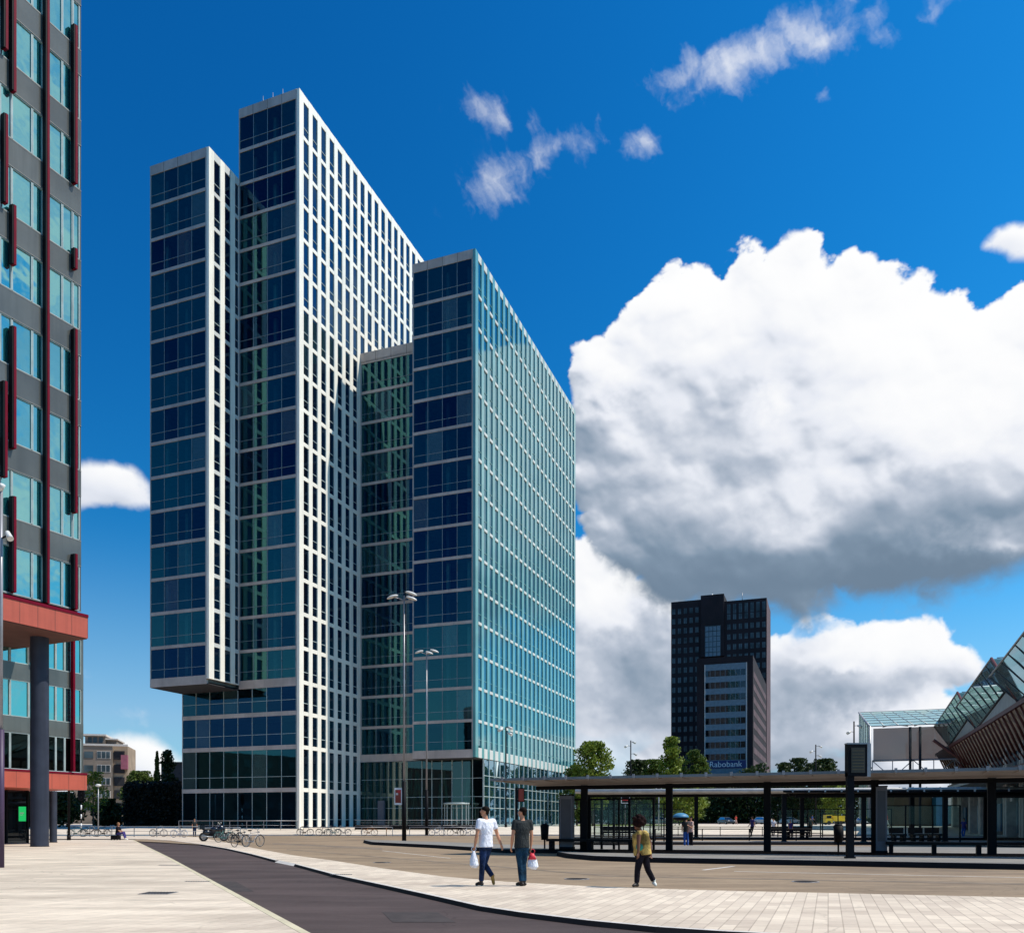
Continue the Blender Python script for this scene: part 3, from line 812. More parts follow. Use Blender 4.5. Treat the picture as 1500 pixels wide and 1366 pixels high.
    l2 = .62 + r2 * .19 + (F1 - .5) * .8 + (1 - sst(f2, 0, 40)) * .16
    for (px, py, rx, ry, s) in ((930, 990, 70, 55, -.35), (1230, 1010, 130, 28, -.22), (1330, 1055, 150, 16, .16), (880, 870, 50, 50, .30), (1245, 945, 90, 25, .16), (1340, 950, 60, 30, .16), (1255, 985, 20, 9, .22), (1180, 1090, 260, 30, .12), (1000, 930, 60, 40, -.1)):
        l2 = l2 + s * gauss(X + wx, Y + wy, px, py, rx, ry)
    # openings of blue in the low bank
    a2 = a2 * (1 - .85 * gauss(X + wx, Y + wy, 1185, 918, 50, 10)) * (1 - .35 * sst(fbm(X, Y * 2.2, 120, 5, .55, 33), .52, .68) * sst(-Y, -160, -60))
    l2 = np.where(l2 < .5, .5 - .3 * np.tanh((.5 - l2) / .36), l2); l2 = np.where(l2 > .72, .72 + .27 * np.tanh((l2 - .72) / .34), l2)
    outs = [(a2, l2), (a1, l1)]
    for pl, so in ((left, 10), (left2, 16), (rgt, 10)):
        _, f3, a3, r3 = layer(pl, 20, so, 0)
        outs.append((a3 * .97, np.clip(.84 + r3 * .1 + (F1 - .5) * .3, 0, 1)))
    # other clouds of the day, mostly to the right of the view
    G = fbm(X, Y * 1.7, 330, 8, .56, 77); side = sst(X, 1235 * .78, 1235 * 1.0)
    a5 = sst(G, .43, .60) * side * (.55 + .45 * sst(F1, .4, .6))
    outs.insert(0, (a5 * .9, np.clip(.75 + (F1 - .5) * .9, .2, 1)))
    # high wisps: thin, drawn out, ragged
    ca, sa = math.cos(.45), math.sin(.45)
    Xr = X * ca + Y * sa; Yr = -X * sa + Y * ca
    st = fbm(X * .95 + Y * .30 + wx * .45, (Y - X * .1) * .38 + wy * .35, 26, 7, .62, 91)      # drawn out in steep strands
    st2 = fbm(X + wx, Y + wy, 60, 5, .6, 95)
    env = 0
    for (px, py, rx, ry, rot, s) in ((1120, 78, 105, 30, .25, 1.15), (1020, 92, 60, 26, .2, .95), (1210, 55, 75, 24, .15, .95), (1310, 42, 50, 22, .1, .65), (955, 110, 22, 34, 0, .5), (790, 228, 70, 26, .45, .95), (720, 272, 46, 28, .6, .85), (845, 215, 45, 22, .3, .55), (720, 165, 42, 24, -.3, .85),
                                     (765, 180, 26, 22, -.4, .5), (940, 208, 22, 26, .2, 1.1), (945, 235, 18, 14, 0, .6), (1207, 140, 9, 9, 0, .6), (1075, 20, 60, 12, .3, .3), (1350, 12, 60, 20, .2, .4), (145, 990, 22, 8, 0, .4), (185, 1045, 28, 9, 0, .35), (205, 1060, 30, 10, 0, .3), (850, 150, 12, 8, 0, .25)):
        env = np.maximum(env, s * gauss(X + wx * .5, Y + wy * .5, px, py, rx * 1.3, ry * 1.35, rot))
    a4 = sst(env + (st - .5) * 1.15 + (st2 - .5) * .9, .34, 1.75) * sst(env, .04, .30) * .80
    outs.append((a4, np.full(X.shape, .93, np.float32)))
    return X, Y, outs
def cloud_rgba():
    X, Y, outs = make_clouds()
    xs = [0, .25, .5, .75, 1.0]
    cols = [(.075, .13, .20), (.22, .30, .40), (.47, .53, .63), (.80, .83, .90), (1, 1, 1)]
    C = np.zeros(X.shape + (3,), np.float32); A = np.zeros(X.shape, np.float32)
    for a, l in outs:
        for c in range(3):
            cc_ = np.interp(l, xs, [q[c] for q in cols]).astype(np.float32)
            C[..., c] = (C[..., c] * A * (1 - a) + cc_ * a)
        A = A + a - A * a
        C /= np.maximum(A, 1e-4)[..., None]
    return np.dstack([np.clip(C, 0, 1), np.clip(A, 0, 1)])
# ------------------------------------------------------------------ far dark tower
M['dbrick'] = mat('dark brown brick', (.016, .009, .011), .8, 0, .3, .15)
M['dbrick2'] = mat('stripe brick', (.11, .068, .072), .8, 0, .2, .15)
M['pblue'] = mat('pale blue band', (.14, .20, .24), .5)
M['wpane'] = mat('far pane', (.05, .07, .08), .3, 0, .6, .3, .3, coat=.15)
M['signblue'] = mat('blue sign', (.012, .03, .13), .5)
FY = 305.0
fx1 = gx(1123, FY)
ft = thing('brick_tower', 'dark brown brick office tower with small square windows far behind the bus station', 'tower', (fx1, FY, 1.0), ANG_D)
Z = lambda py, Y: pz(py, Y) - 1.0
wl = 41.0     # width along the left direction
g = MB()
sc = FY / F
g.box(0, 22, 0, 15.1, 0, Z(875, FY), 'dbrick')
g.box(0.6, 22, 15.1, 23.35, 0, Z(866, FY) + .5, 'dbrick')
g.box(-.8, .6, 15.0, 23.4, Z(956, FY), Z(866, FY) + .5, 'dbrick')
g.box(0.2, 22, 23.35, 34.5, 0, Z(872, FY) + .8, 'dbrick')
g.box(0, 22, -.02, 0, 0, Z(875, FY), 'dbrick2')
g.build('wall', ft)
g = MB(); g.box(-.95, -.8, 16.1, 21.9, Z(956, FY), Z(911, FY), 'pblue')
for i in range(5): g.box(-1.0, -.95, 16.1 + 1.4 * i, 16.25 + 1.4 * i, Z(956, FY), Z(911, FY), 'dbrick')
for i in range(6): g.box(-1.02, -.97, 16.1, 21.9, Z(911 + 7.8 * i, FY) - .12, Z(911 + 7.8 * i, FY) + .12, 'wpane')
g.build('stair_window', ft)
def far_win(u, v, z, h=1.9, w_=1.15):
    return (u, v, z, w_, h)
fw = MB(); fw.quad([(0, .58, 0), (0, -.58, 0), (0, -.58, 2.0), (0, .58, 2.0)], 'wpane'); fw.box(-.02, -.005, -.04, .04, 0, 2.0, 'dbrick'); fwm = fw.mesh('window')
fl = MB(); fl.quad([(0, .58, 0), (0, -.58, 0), (0, -.58, 3.4), (0, .58, 3.4)], 'wpane'); fl.box(-.02, -.005, -.04, .04, 0, 3.4, 'dbrick'); flm = fl.mesh('window')
spots = []
for r in range(20):
    z = Z(888, FY) - r * 3.68
    if z < 3: break
    for c in range(5): spots.append((.14, 24.9 + c * 2.15, z, fwm))
    if r < 9:
        for c in range(7): spots.append((-.06, .95 + c * 2.06, z - (1.4 if r == 0 else 0), flm if r == 0 else fwm))
rest = MB()
for i, (u, v, z, me) in enumerate(spots):
    if i < 98: inst('window', me, ft, (u, v, z))
    else: addmesh(rest, me, (u, v, z))
o = rest.build('window', ft); o['kind'] = 'stuff'
g = MB(); g.tube((5, 20, Z(866, FY)), (5, 20, Z(866, FY) + 2.2), .35, 'signwhite', n=8); g.build('antenna', ft); g = MB(); g.tube((5, 9, Z(875, FY)), (5, 9, Z(875, FY) + 4), .12, 'steel', n=5); g.build('antenna', ft)
# lower tower in front of it with the striped face
BY = 245.0; bx1 = gx(1103, BY)
bt = thing('striped_building', 'pale blue banded office block with a dark brick frame, in front of the dark tower', 'building', (bx1, BY, 1.0), ANG_D)
Zb = lambda py: pz(py, BY) - 1.0
Wb = 14.9; tp = Zb(959)
g = MB(); g.box(0, 56, 0, Wb + 1.2, 0, tp, 'dbrick'); g.build('wall', bt)
g = MB()     # front panel bands
x0, x1 = 1.9, 13.6
g.box(-.12, 0, x0, x1, 8, Zb(969), 'pblue')
g.box(-.2, -.12, x1, x1 + .25, 3, Zb(969), 'cap'); g.box(-.2, -.12, x0 - .25, x0, 3, Zb(969), 'cap')
g.build('front_panel', bt)
fh = (Zb(969) - Zb(1111)) / 8
for i in range(8):
    z = Zb(969) - (i + 1) * fh
    g = MB(); g.box(-.16, -.12, x0 + .1, x1 - .1, z - .1, z + fh * .48, 'g_dark')
    for c in range(9): g.box(-.2, -.16, x0 + .1 + c * 1.45, x0 + .2 + c * 1.45, z - .1, z + fh * .48, 'pblue')
    g.build('ribbon_window', bt)
g = MB()
for i in range(13):
    z = tp - 6 - i * 3.7
    if z > 2: g.box(2, 54, -.05, 0, z, z + 1.8, 'dbrick2')
g.build('side_band', bt)
g = MB(); g.box(-.28, -.13, x0, x1, Zb(1124), Zb(1112.5), 'signblue'); sb = g.build('sign_band', bt)
fc = bpy.data.curves.new('lettering', 'FONT'); fc.body = 'Rabobank'; fc.size = 2.35; fc.extrude = .03; fc.align_x = 'CENTER'; fc.align_y = 'CENTER'
fo = bpy.data.objects.new('lettering', fc); COL.objects.link(fo); fo.parent = sb; fo.location = (-.33, (x0 + x1) / 2, (Zb(1124) + Zb(1112.5)) / 2); fo.rotation_euler = (R(90), 0, R(-90)); fc.materials.append(M['signwhite'])
bpy.context.view_layer.update()
lm_ = bpy.data.meshes.new_from_object(fo.evaluated_get(bpy.context.evaluated_depsgraph_get())); lm_.materials.clear(); lm_.materials.append(M['signwhite'])
lo_ = bpy.data.objects.new('letters', lm_); COL.objects.link(lo_); lo_.parent = sb; lo_.location = fo.location; lo_.rotation_euler = fo.rotation_euler
bpy.data.objects.remove(fo); lo_.name = 'lettering'
g = MB(); g.box(-2, 10, -5, -1, 0, 13, 'cap'); g.box(-1.5, -1, -1, 14, 9, 9.6, 'pblue')
for c in range(6): g.tube((-1.3, 1 + 2.4 * c, 0), (-1.3, 1 + 2.4 * c, 9), .25, 'cap', n=8)
g.build('entrance', bt)

# ------------------------------------------------------------------ station: saw-tooth glass roof over a long facade
st_o = (36.3, 60.3)     # a point of the facade line, which runs away along d
M['g_roof'] = glassmat('roof glass', (.55, .68, .66), (.75, .95, .95), .08, .6, body=.72, bodycol=(.30, .38, .36))
M['g_hall'] = glassmat('hall glass', (.62, .80, .76), (.8, 1, 1), .02, .35, body=.62, bodycol=(.33, .42, .36))
M['rib'] = mat('red brown steel', (.115, .028, .022), .55)
M['concrete'] = mat('pale concrete', (.42, .39, .36), .8, 0, .15, 2)
M['greyroof'] = mat('grey roof cladding', (.26, .27, .27), .5)
M['sdark'] = mat('station dark', (.02, .02, .024), .7)
stn = thing('station_hall', 'railway station hall with sawtooth glass roof and red ribs at right', 'station', (st_o[0], st_o[1], 0), ANG_D)
# local: x along d (away), y = to the left (towards the square)
HE, HQ, HP, HV = 10.0, 11.65, 14.3, 12.95
per = 18.6
def tooth(n):
    b = -.0 + per * n           # eaves start (near)
    E0 = b; E1 = b + per
    P = b - 12.0 + per * .0 + 0.0
    # glass sheet: outer upper edge V (far, low) -> P (near, high); lower edge E1 (far) -> Q (near)
    V = Vector((b + 5.0 + per - per, .6, HV)) + Vector((per - per, 0, 0))
    return E0, E1
for n in range(-1, 2):
    s = per * n
    P = Vector((6.1 + s, .8, HP)); V = Vector((25.6 + s, .8, HV)); Em = Vector((18.6 + s, 0, HE)); Q = Vector((3.7 + s, 0, HQ)); E0 = Vector((0.3 + s, 0, HE))
    g = MB(); g.quad([V, P, Q, Em], 'g_roof')
    o_ = g.build('glass_roof', stn)
    g = MB()
    g.tube(V, P, .08, 'metal', n=6); g.tube(Em, Q, .12, 'sdark', n=6); g.tube(P, E0, .12, 'rib', n=6); g.tube(V, Em, .10, 'sdark', n=6)
    for k in range(1, 8):
        f = k / 8; a = V.lerp(P, f); b_ = Em.lerp(Q, f)
        g.tube(a, b_, .045, 'sdark', n=5)
    # little service frames on the peak
    g.tube(P + Vector((0, -.4, -.6)), P + Vector((-1.3, -1.2, -.9)), .06, 'sdark', n=5); g.tube(P + Vector((0, -.4, .0)), P + Vector((-1.2, -1.4, -.2)), .05, 'steel', n=5)
    g.build('roof_frame', stn)
    g = MB(); g.quad([E0, Em, Q], 'greyroof'); g.quad([Em + Vector((0, -.3, 0)), E0 + Vector((0, -.3, 0)), Q + Vector((0, -.3, 0))], 'greyroof')
    # roof behind the tooth
    g.quad([P + Vector((0, -.02, -.05)), V + Vector((0, -.02, -.05)), V + Vector((0, -14, -.6)), P + Vector((0, -14, -.6))], 'g_roof')
    g.build('gable', stn)
L0, L1 = -15.0, 48.5
g = MB(); g.box(L0, L1, -.1, .25, HE - .35, HE - .02, 'rib'); g.build('eaves_beam', stn)
for k in range(42):
    x = L0 + 1 + k * 1.65
    g = MB(); g.tube((x, .1, HE - .3), (x + .55, -1.2, 6.9), .12, 'rib', n=4) ; g.tube((x + .55, -1.2, 6.9), (x + .55, -1.5, 6.4), .08, 'rib', n=4)
    if x < 47.5: g.build('rib', stn)
g = MB()
g.box(L0, L1, -2.1, -1.7, HE - .5, HE - .1, 'sdark'); g.quad([(L0, .05, HE - .36), (L1, .05, HE - .36), (L1, -1.9, 7.4), (L0, -1.9, 7.4)], 'roofunder')
g.box(L0, L1, -16, -2.1, HE - .4, HE - .1, 'greyroof')
g.box(L0, L1, -3.0, -2.6, 0.3, HE - .5, 'sdark')
for k in range(10):
    x = L0 + 2 + k * 6.6
    g.box(x, x + .75, -2.4, -1.5, 0.2, HE - .5, 'concrete'); g.box(x + 1.5, x + 2.15, -2.4, -1.6, 0.2, HE - .5, 'concrete')
g.box(L0, L1, -1.45, -1.15, 5.6, 5.95, 'rib')
g.box(L0, L1, -2.5, 1.6, 4.7, 4.95, 'greyroof')
g.build('facade', stn)
g = MB(); g.quad([(L0, -2.0, 5.9), (L1, -2.0, 5.9), (L1, -2.0, HE - .4), (L0, -2.0, HE - .4)], 'g_dark')
g.quad([(L0, -2.2, .5), (L1, -2.2, .5), (L1, -2.2, 4.7), (L0, -2.2, 4.7)], 'g_dark')
for k in range(45):
    x = L0 + k * 1.55; g.box(x, x + .06, -2.02, -1.95, 5.9, HE - .4, 'mull'); g.box(x, x + .06, -2.22, -2.14, .5, 4.7, 'mull')
g.build('glazing', stn)
for k in range(9):
    x = 2 + k * 5.2; g = MB()
    g.box(x, x + 1.0, -1.9, -1.75, 3.2, 4.5, 'cap') if k % 2 == 0 else g.box(x, x + 2.2, -1.9, -1.75, .6, 3.1, 'shop_blue')
    g.build('shop_sign', stn)
# cross hall: glass shed high over the tracks
hx, hy = .4243 * 96, 96.0
hl = thing('glass_hall', 'raised glass hall with sloping glazed roof on columns beside the sawtooth station', 'hall', (hx, hy, .7), ANG_D)
# local x away, y left ; the hall runs to the right (negative y)
zf, zr, zb = 12.3 - .7, 18.0 - .7, 8.4 - .7
Wd, Ln = 34.0, 27.0
g = MB(); g.quad([(0, 0, zf), (0, -Ln, zf), (Wd, -Ln, zr), (Wd, 0, zr)], 'g_hall'); g.build('glass_roof', hl)
g = MB(); g.quad([(0, 0, 1.2), (Wd, 0, 1.2 + 0), (Wd, 0, zr), (0, 0, zf)], 'g_hall'); g.build('glass_wall', hl)
g = MB()
for k in range(19):
    y = -k * Ln / 18; g.tube((0, y, zf), (Wd, y, zr), .05, 'steel', n=4)
for k in range(7):
    f = k / 6; g.tube((Wd * f, 0, zf + (zr - zf) * f), (Wd * f, -Ln, zf + (zr - zf) * f), .06, 'steel', n=4)
for k in range(8):
    y = -1.5 - k * 3.3; g.tube((2, y, zf + .1), (9, y - 1.4, zf + 1.1), .07, 'metal', n=4); g.tube((9, y - 1.4, zf + 1.1), (2, y - 2.6, zf + .1), .07, 'metal', n=4)
for k in range(7): g.tube((Wd * k / 6, .02, 1.2), (Wd * k / 6, .02, zf + (zr - zf) * k / 6), .07, 'steel', n=4)
g.tube((0, 0, 1.2), (0, 0, zf), .16, 'steel', n=6)
g.tube((0, .05, zf), (Wd, .05, zr), .14, 'metal', n=6)
g.build('roof_frame', hl)
M['soffit_rose'] = mat('rose soffit', (.52, .38, .33), .8, 0, .15, .3)
g = MB(); g.quad([(.6, -.4, zf - .2), (.6, -Ln, zf - .2), (.6, -Ln, zb + .1), (.6, -.4, zb + .1)], 'g_rose')
g.quad([(.6, -.4, zb + .1), (.6, -Ln, zb + .1), (2.5, -Ln, zb + .1), (2.5, -.4, zb + .1)], 'soffit_rose')
g.build('hall_wall', hl)
g = MB()
zt0, zt1 = zb - 2.0, zb
g.tube((0.4, -.3, zt0), (0.4, -Ln, zt0), .10, 'metal', n=5); g.tube((0.4, -.3, zt1), (.4, -Ln, zt1), .10, 'metal', n=5)
for k in range(13):
    y = -.3 - k * 2.1
    g.tube((.4, y, zt0), (.4, y, zt1), .06, 'metal', n=4); g.tube((.4, y, zt0 if k % 2 else zt1), (.4, y - 2.1, zt1 if k % 2 else zt0), .06, 'metal', n=4)
for y in (-4.2, -5.2): g.tube((.2, y, -.6), (.2, y, zf - .2), .14, 'sdark', n=8)
for y in (-14, -20): g.tube((6, y, -.6), (6, y, zb), .2, 'sdark', n=8)
g.build('truss', hl)
g = MB()
for (y0, z0, y1, z1) in ((-11.5, zt0 - .6, -14.5, 10.5), (-12, zt0 - .4, -6.5, 9.8), (-11.5, zt0 - .6, -9, 7), (-16.5, zt0 - .4, -13, 8.5), (-16.5, zt0 - .4, -20, 9.0), (-14.5, 10.5, -16.5, 7.5)):
    g.tube((-.3, y0, z0), (-.3, y1, z1), .18, 'rib', n=6)
g.build('strut', hl)
# low shop fronts under the station canopy, in shade
kx, ky = gx(1388, 118), 118.0
kb = thing('kiosk_row', 'row of glazed shops with a white strip over dark blue glass under the station', 'building', (kx, ky, .8), 0)
g = MB(); g.box(0, 26, .1, 6, 0, 4.1, 'sdark'); g.box(0, 26, 0, .1, 3.0, 4.0, 'cap'); g.build('wall', kb)
g = MB(); g.box(0, 26, 0.02, .09, .0, 2.98, 'g_dark')
for k in range(14): g.box(k * 1.9, k * 1.9 + .08, -.02, .02, 0, 4.0, 'shop_blue')
g.build('shop_window', kb)
g = MB(); g.box(-1.6, 0, 0, 4, 0, 4.1, 'shop_blue'); g.build('side_panel', kb)
g = MB(); g.box(-7, -1.7, 1, 4, 0, 4.6, 'rib_brown'); g.build('side_wall', kb)
# small pale shed with a shallow roof far behind
sx, sy = gx(1300, 190), 190.0
shed = thing('market_shed', 'low pale building with shallow gabled roof seen behind the red shirt walker', 'building', (sx, sy, 1.0))
g = MB(); g.box(0, 12, 0, 8, 0, 3.4, 'cap'); g.build('wall', shed)
g = MB(); g.quad([(-.4, -.4, 3.4), (12.4, -.4, 3.4), (12.4, 4, 5.2), (-.4, 4, 5.2)], 'roofunder'); g.quad([(-.4, 8.4, 3.4), (-.4, 4, 5.2), (12.4, 4, 5.2), (12.4, 8.4, 3.4)], 'roofunder'); g.quad([(-.4, -.4, 3.4), (-.4, 4, 5.2), (-.4, 8.4, 3.4)], 'cap'); g.build('roof', shed)
g = MB()
for k in range(7): g.box(.6 + k * 1.65, 1.6 + k * 1.65, -.03, 0, 1.0, 2.6, 'g_dark')
g.build('window', shed)

# ------------------------------------------------------------------ apartment block at the left
M['abrick'] = mat('tan brick', (.36, .27, .19), .8, 0, .15, .4)
M['abrick2'] = mat('grey brown brick', (.22, .18, .145), .8, 0, .15, .4)
AYY = 180.0
ab = thing('apartment_block', 'tan brick apartment block with loggias and set-back white rooftop flat, between the two office buildings', 'building', (gx(108, AYY), AYY, 1.0), R(16))
zz = lambda py: pz(py, AYY) - 1.0
xx = lambda px: (px - 108) / F * AYY
g = MB()
g.box(0, xx(160), 0, 12, 0, zz(1088), 'abrick2'); g.box(xx(160), xx(180), .6, 12, 0, zz(1090), 'abrick')
g.box(xx(122), xx(149), .8, 10, zz(1088), zz(1075), 'abrick2'); g.box(xx(149), xx(164), 1.6, 10, zz(1088), zz(1080), 'abrick2')
g.build('wall', ab)
g = MB(); g.box(xx(118), xx(151), .2, 10.5, zz(1076), zz(1073.5), 'cap'); g.box(xx(147), xx(166), 1, 10.5, zz(1081), zz(1079), 'cap'); g.box(-.2, xx(181), -.2, .0, zz(1091), zz(1088), 'cap'); g.build('roof', ab)
for i, py in enumerate((1104, 1124, 1143, 1162, 1181)):
    g = MB(); g.box(xx(139), xx(157.5), -.08, 0, zz(py) - .85, zz(py) + .75, 'cap'); wo = g.build('window', ab)
    g = MB()
    for c in range(3): g.box(xx(139.6 + c * 6), xx(144.6 + c * 6), -.12, -.08, zz(py) - .75, zz(py) + .65, 'wpane')
    g.build('pane', wo)
    g = MB(); g.box(xx(161.5), xx(176), .4, .6, zz(py) - 1.0, zz(py) + .9, 'sdark'); g.build('loggia', ab)
    g = MB(); g.box(xx(122), xx(134), -.08, 0, zz(py) - .8, zz(py) + .6, 'wpane'); g.build('window', ab)
for x_ in (126, 133, 141): 
    g = MB(); g.box(xx(x_), xx(x_ + 5), .7, .8, zz(1086), zz(1078), 'wpane'); g.build('window', ab)
g = MB(); g.box(xx(172), xx(181), -.6, .6, zz(1125), zz(1104), 'sunblind'); g.build('sun_blind', ab)
# dark flat building at the edge of the office tower
db = thing('dark_building', 'dark low flat-roofed building half hidden behind the office tower and the cypress', 'building', (gx(236, 160), 160, 1))
g = MB(); g.box(0, 16, 0, 10, 0, pz(1118, 160) - 1, 'abrick3'); g.build('wall', db); g = MB(); g.box(-.3, 16, -.3, 10, pz(1118, 160) - 1, pz(1115.5, 160) - 1, 'sdark'); g.build('roof', db)
for i in range(3):
    g = MB(); g.box(1 + i * 3, 2.6 + i * 3, -.05, 0, 7.5, 9, 'wpane'); g.build('window', db)

# ------------------------------------------------------------------ trees
def leafmat(name, c1, c2):
    m, t, out = newmat(name); p = t.n('ShaderNodeBsdfPrincipled')
    rn = t.n('ShaderNodeNewGeometry'); r_ = rn.outputs['Random Per Island']
    t.l(t.mix(r_, c1, c2), p.inputs['Base Color']); p.inputs['Roughness'].default_value = .55; p.inputs['Specular IOR Level'].default_value = .3
    tl = t.n('ShaderNodeBsdfTranslucent'); t.l(t.mix(r_, c1, c2), tl.inputs[0])
    mx = t.n('ShaderNodeMixShader'); mx.inputs[0].default_value = .3
    t.l(p.outputs[0], mx.inputs[1]); t.l(tl.outputs[0], mx.inputs[2]); t.l(mx.outputs[0], out.inputs[0]); return m
M['leaf_light'] = leafmat('light leaves', (.10, .15, .012), (.21, .26, .035))
M['leaf_mid'] = leafmat('mid leaves', (.05, .085, .012), (.10, .145, .02))
M['leaf_dark'] = leafmat('dark leaves', (.016, .034, .008), (.042, .065, .013))
M['bark'] = mat('bark', (.07, .055, .04), .9)
def tree(px, base_y, top_y, Y, wpx, label, m_, n=2600, shape='round', trunk=.35, seed=1, ls=.42, group=None, name='tree', gap=.5):
    rnd = random.Random(seed); z0 = gz(Y) if base_y is None else pz(base_y, Y)
    H = pz(top_y, Y) - z0; W_ = wpx / F * Y / 2 * (1.2 if shape != 'spire' else 1); X = gx(px, Y)
    t = thing(name, label, 'tree', (X, Y, z0), 0, group)
    g = MB()
    tr = max(.08, H * .018)
    th = H * (trunk + .25)
    pts = [(0, 0, -.1), (rnd.uniform(-.1, .1), 0, th * .5), (rnd.uniform(-.2, .2), rnd.uniform(-.2, .2), th)]
    g.path(pts, [tr, tr * .75, tr * .45], 'bark')
    cl = []
    nb = 11 if shape != 'spire' else 4
    for i in range(nb):
        a = rnd.uniform(0, 6.28); zz_ = H * (trunk + (.92 - trunk) * (i + .5) / nb)
        f = (zz_ / H - trunk) / (1 - trunk)
        rr = W_ * (math.sin(math.pi * (f * .8 + .16)) if shape == 'round' else (1 - f) * .5 + .05) * rnd.uniform(.35, .85)
        e = Vector((math.cos(a) * rr, math.sin(a) * rr, zz_))
        if shape != 'spire': g.tube((pts[1][0], pts[1][1], min(th, zz_ * .7)), e, tr * .35, 'bark', tr * .1, n=5)
        cl.append(e)
    g.build('trunk', t)
    # leaf clumps
    cs = []
    nc = int(34 + W_ * 11) if shape != 'spire' else 90
    for i in range(nc):
        f = rnd.random() ** .8; zz_ = H * (trunk + (1 - trunk) * f)
        if shape == 'round': rm = W_ * (math.sin(math.pi * min(1, f * .86 + .12)) ** .6)
        elif shape == 'spire': rm = W_ * (1 - f) ** .7
        elif shape == 'cone': rm = W_ * (1 - f) ** .8 + .15
        else: rm = W_
        a = rnd.uniform(0, 6.28); rr = rm * math.sqrt(rnd.random()) * .86
        cs.append((Vector((math.cos(a) * rr, math.sin(a) * rr, zz_)), rnd.uniform(.5, 1.0) * max(W_ * (.30 if shape != 'spire' else .35), .3 if shape == 'spire' else .8)))
    for e in cl: cs.append((e, W_ * .34))
    np_r = np.random.RandomState(seed)
    V = []; Fc = []
    per_ = int(n * 1.9) // len(cs)
    if shape == 'spire':
        cs = [(Vector((0, 0, H * (i + .5) / 60 * .97)), 0) for i in range(60)]; per_ = int(n * 2.2) // 60
    for c, r_ in cs:
        for k in range(per_):
            d = Vector(np_r.normal(size=3)); d.normalize(); d *= r_ * (np_r.rand() ** .4); d.z *= .8
            p = c + d
            if shape == 'spire':
                f_ = c.z / H; a_ = np_r.rand() * 6.28; q_ = W_ * (1 - f_) ** .55 * (.75 + .35 * math.sin(f_ * 31) * np_r.rand()) * math.sqrt(np_r.rand())
                p = Vector((math.cos(a_) * q_, math.sin(a_) * q_, c.z + np_r.uniform(-.3, .3)))
            if p.z > H * 1.0: p.z = H * (1 - .02 * np_r.rand())
            a = Vector(np_r.normal(size=3)); a.normalize(); b_ = a.orthogonal().normalized(); s_ = ls * (0.6 + .8 * np_r.rand())
            q = a.cross(b_)
            i0 = len(V); V += [tuple(p + b_ * s_ * .5), tuple(p + q * s_ * .32), tuple(p - b_ * s_ * .5), tuple(p - q * s_ * .32)]; Fc.append((i0, i0 + 1, i0 + 2, i0 + 3))
    me = bpy.data.meshes.new('crown'); me.from_pydata(V, [], Fc); me.materials.append(M[m_]); inst('crown', me, t)
    return t
G_ = 'trees behind the bus station'
tree(869, None, 1086, 118, 62, 'bright green tree at the right corner of the glass office tower', 'leaf_light', 4200, seed=3, trunk=.2, group=G_, ls=.40)
tree(845, None, 1120, 128, 46, 'darker green tree half hidden behind the corner of the glass office tower', 'leaf_mid', 2600, seed=33, trunk=.1, group=G_)
tree(935, None, 1113, 165, 66, 'dense dark green tree behind the canopy, left of the dark brick tower', 'leaf_dark', 4200, seed=4, trunk=.05, group=G_, ls=.5)
tree(983, None, 1079, 130, 56, 'tall airy light green tree in front of the dark brick tower', 'leaf_light', 3800, seed=6, trunk=.15, group=G_, shape='cone', ls=.40)
tree(1018, None, 1098, 135, 46, 'mid green tree between the airy light tree and the banded block', 'leaf_mid', 3200, seed=7, trunk=.1, group=G_)
tree(1000, None, 1140, 112, 60, 'low leafy light green tree under the canopy line by the banded block', 'leaf_light', 2600, seed=17, trunk=.12, group=G_, ls=.34)
tree(1148, None, 1117, 200, 40, 'dark green tree directly right of the dark brick tower', 'leaf_dark', 2400, seed=8, trunk=.05, group=G_, ls=.6)
tree(1168, None, 1110, 180, 42, 'dark green tree second from the brick tower, with ragged top', 'leaf_dark', 3200, seed=9, trunk=.05, group=G_, ls=.5)
tree(1208, None, 1111, 170, 52, 'rounded dark green tree nearest the bus information board', 'leaf_dark', 3600, seed=10, trunk=.05, group=G_, ls=.5)
tree(1188, None, 1116, 175, 44, 'dark green tree second from the information board, between two taller crowns', 'leaf_dark', 3000, seed=51, trunk=.05, group=G_, ls=.5)
tree(958, None, 1112, 160, 44, 'mid green tree between the dense dark tree and the tall airy one', 'leaf_mid', 3000, seed=52, trunk=.08, group=G_, ls=.45)
tree(1224, None, 1140, 160, 40, 'yellow green tree low behind the canopies near the information board', 'leaf_light', 2000, seed=12, trunk=.1, group=G_, ls=.4)
tree(1275, None, 1160, 175, 30, 'small dark tree below the raised glass hall', 'leaf_dark', 1600, seed=13, trunk=.05, group=G_, ls=.5)
tree(905, None, 1150, 150, 60, 'low dark shrubby tree behind the shelters left of centre', 'leaf_dark', 2600, seed=21, trunk=.0, group=G_, ls=.5)
tree(230, None, 1098, 150, 17, 'slim pointed cypress against the sky left of the office tower', 'leaf_mid', 2600, shape='spire', seed=14, trunk=.02, ls=.34, name='cypress')
tree(206, None, 1129, 165, 56, 'rounded green tree left of the cypress', 'leaf_mid', 3800, seed=15, trunk=.05, ls=.45)
tree(246, None, 1098, 140, 22, 'dark tree squeezed between the cypress and the office tower', 'leaf_dark', 2000, seed=16, trunk=.1, ls=.4)
tree(137, None, 1130, 105, 36, 'young pale yellow-green street tree by the lamp post before the apartment block', 'leaf_light', 700, seed=18, trunk=.28, ls=.30)
tree(160, None, 1170, 120, 40, 'dark bushy tree at the foot of the apartment block', 'leaf_dark', 2400, seed=19, trunk=.0, ls=.4)
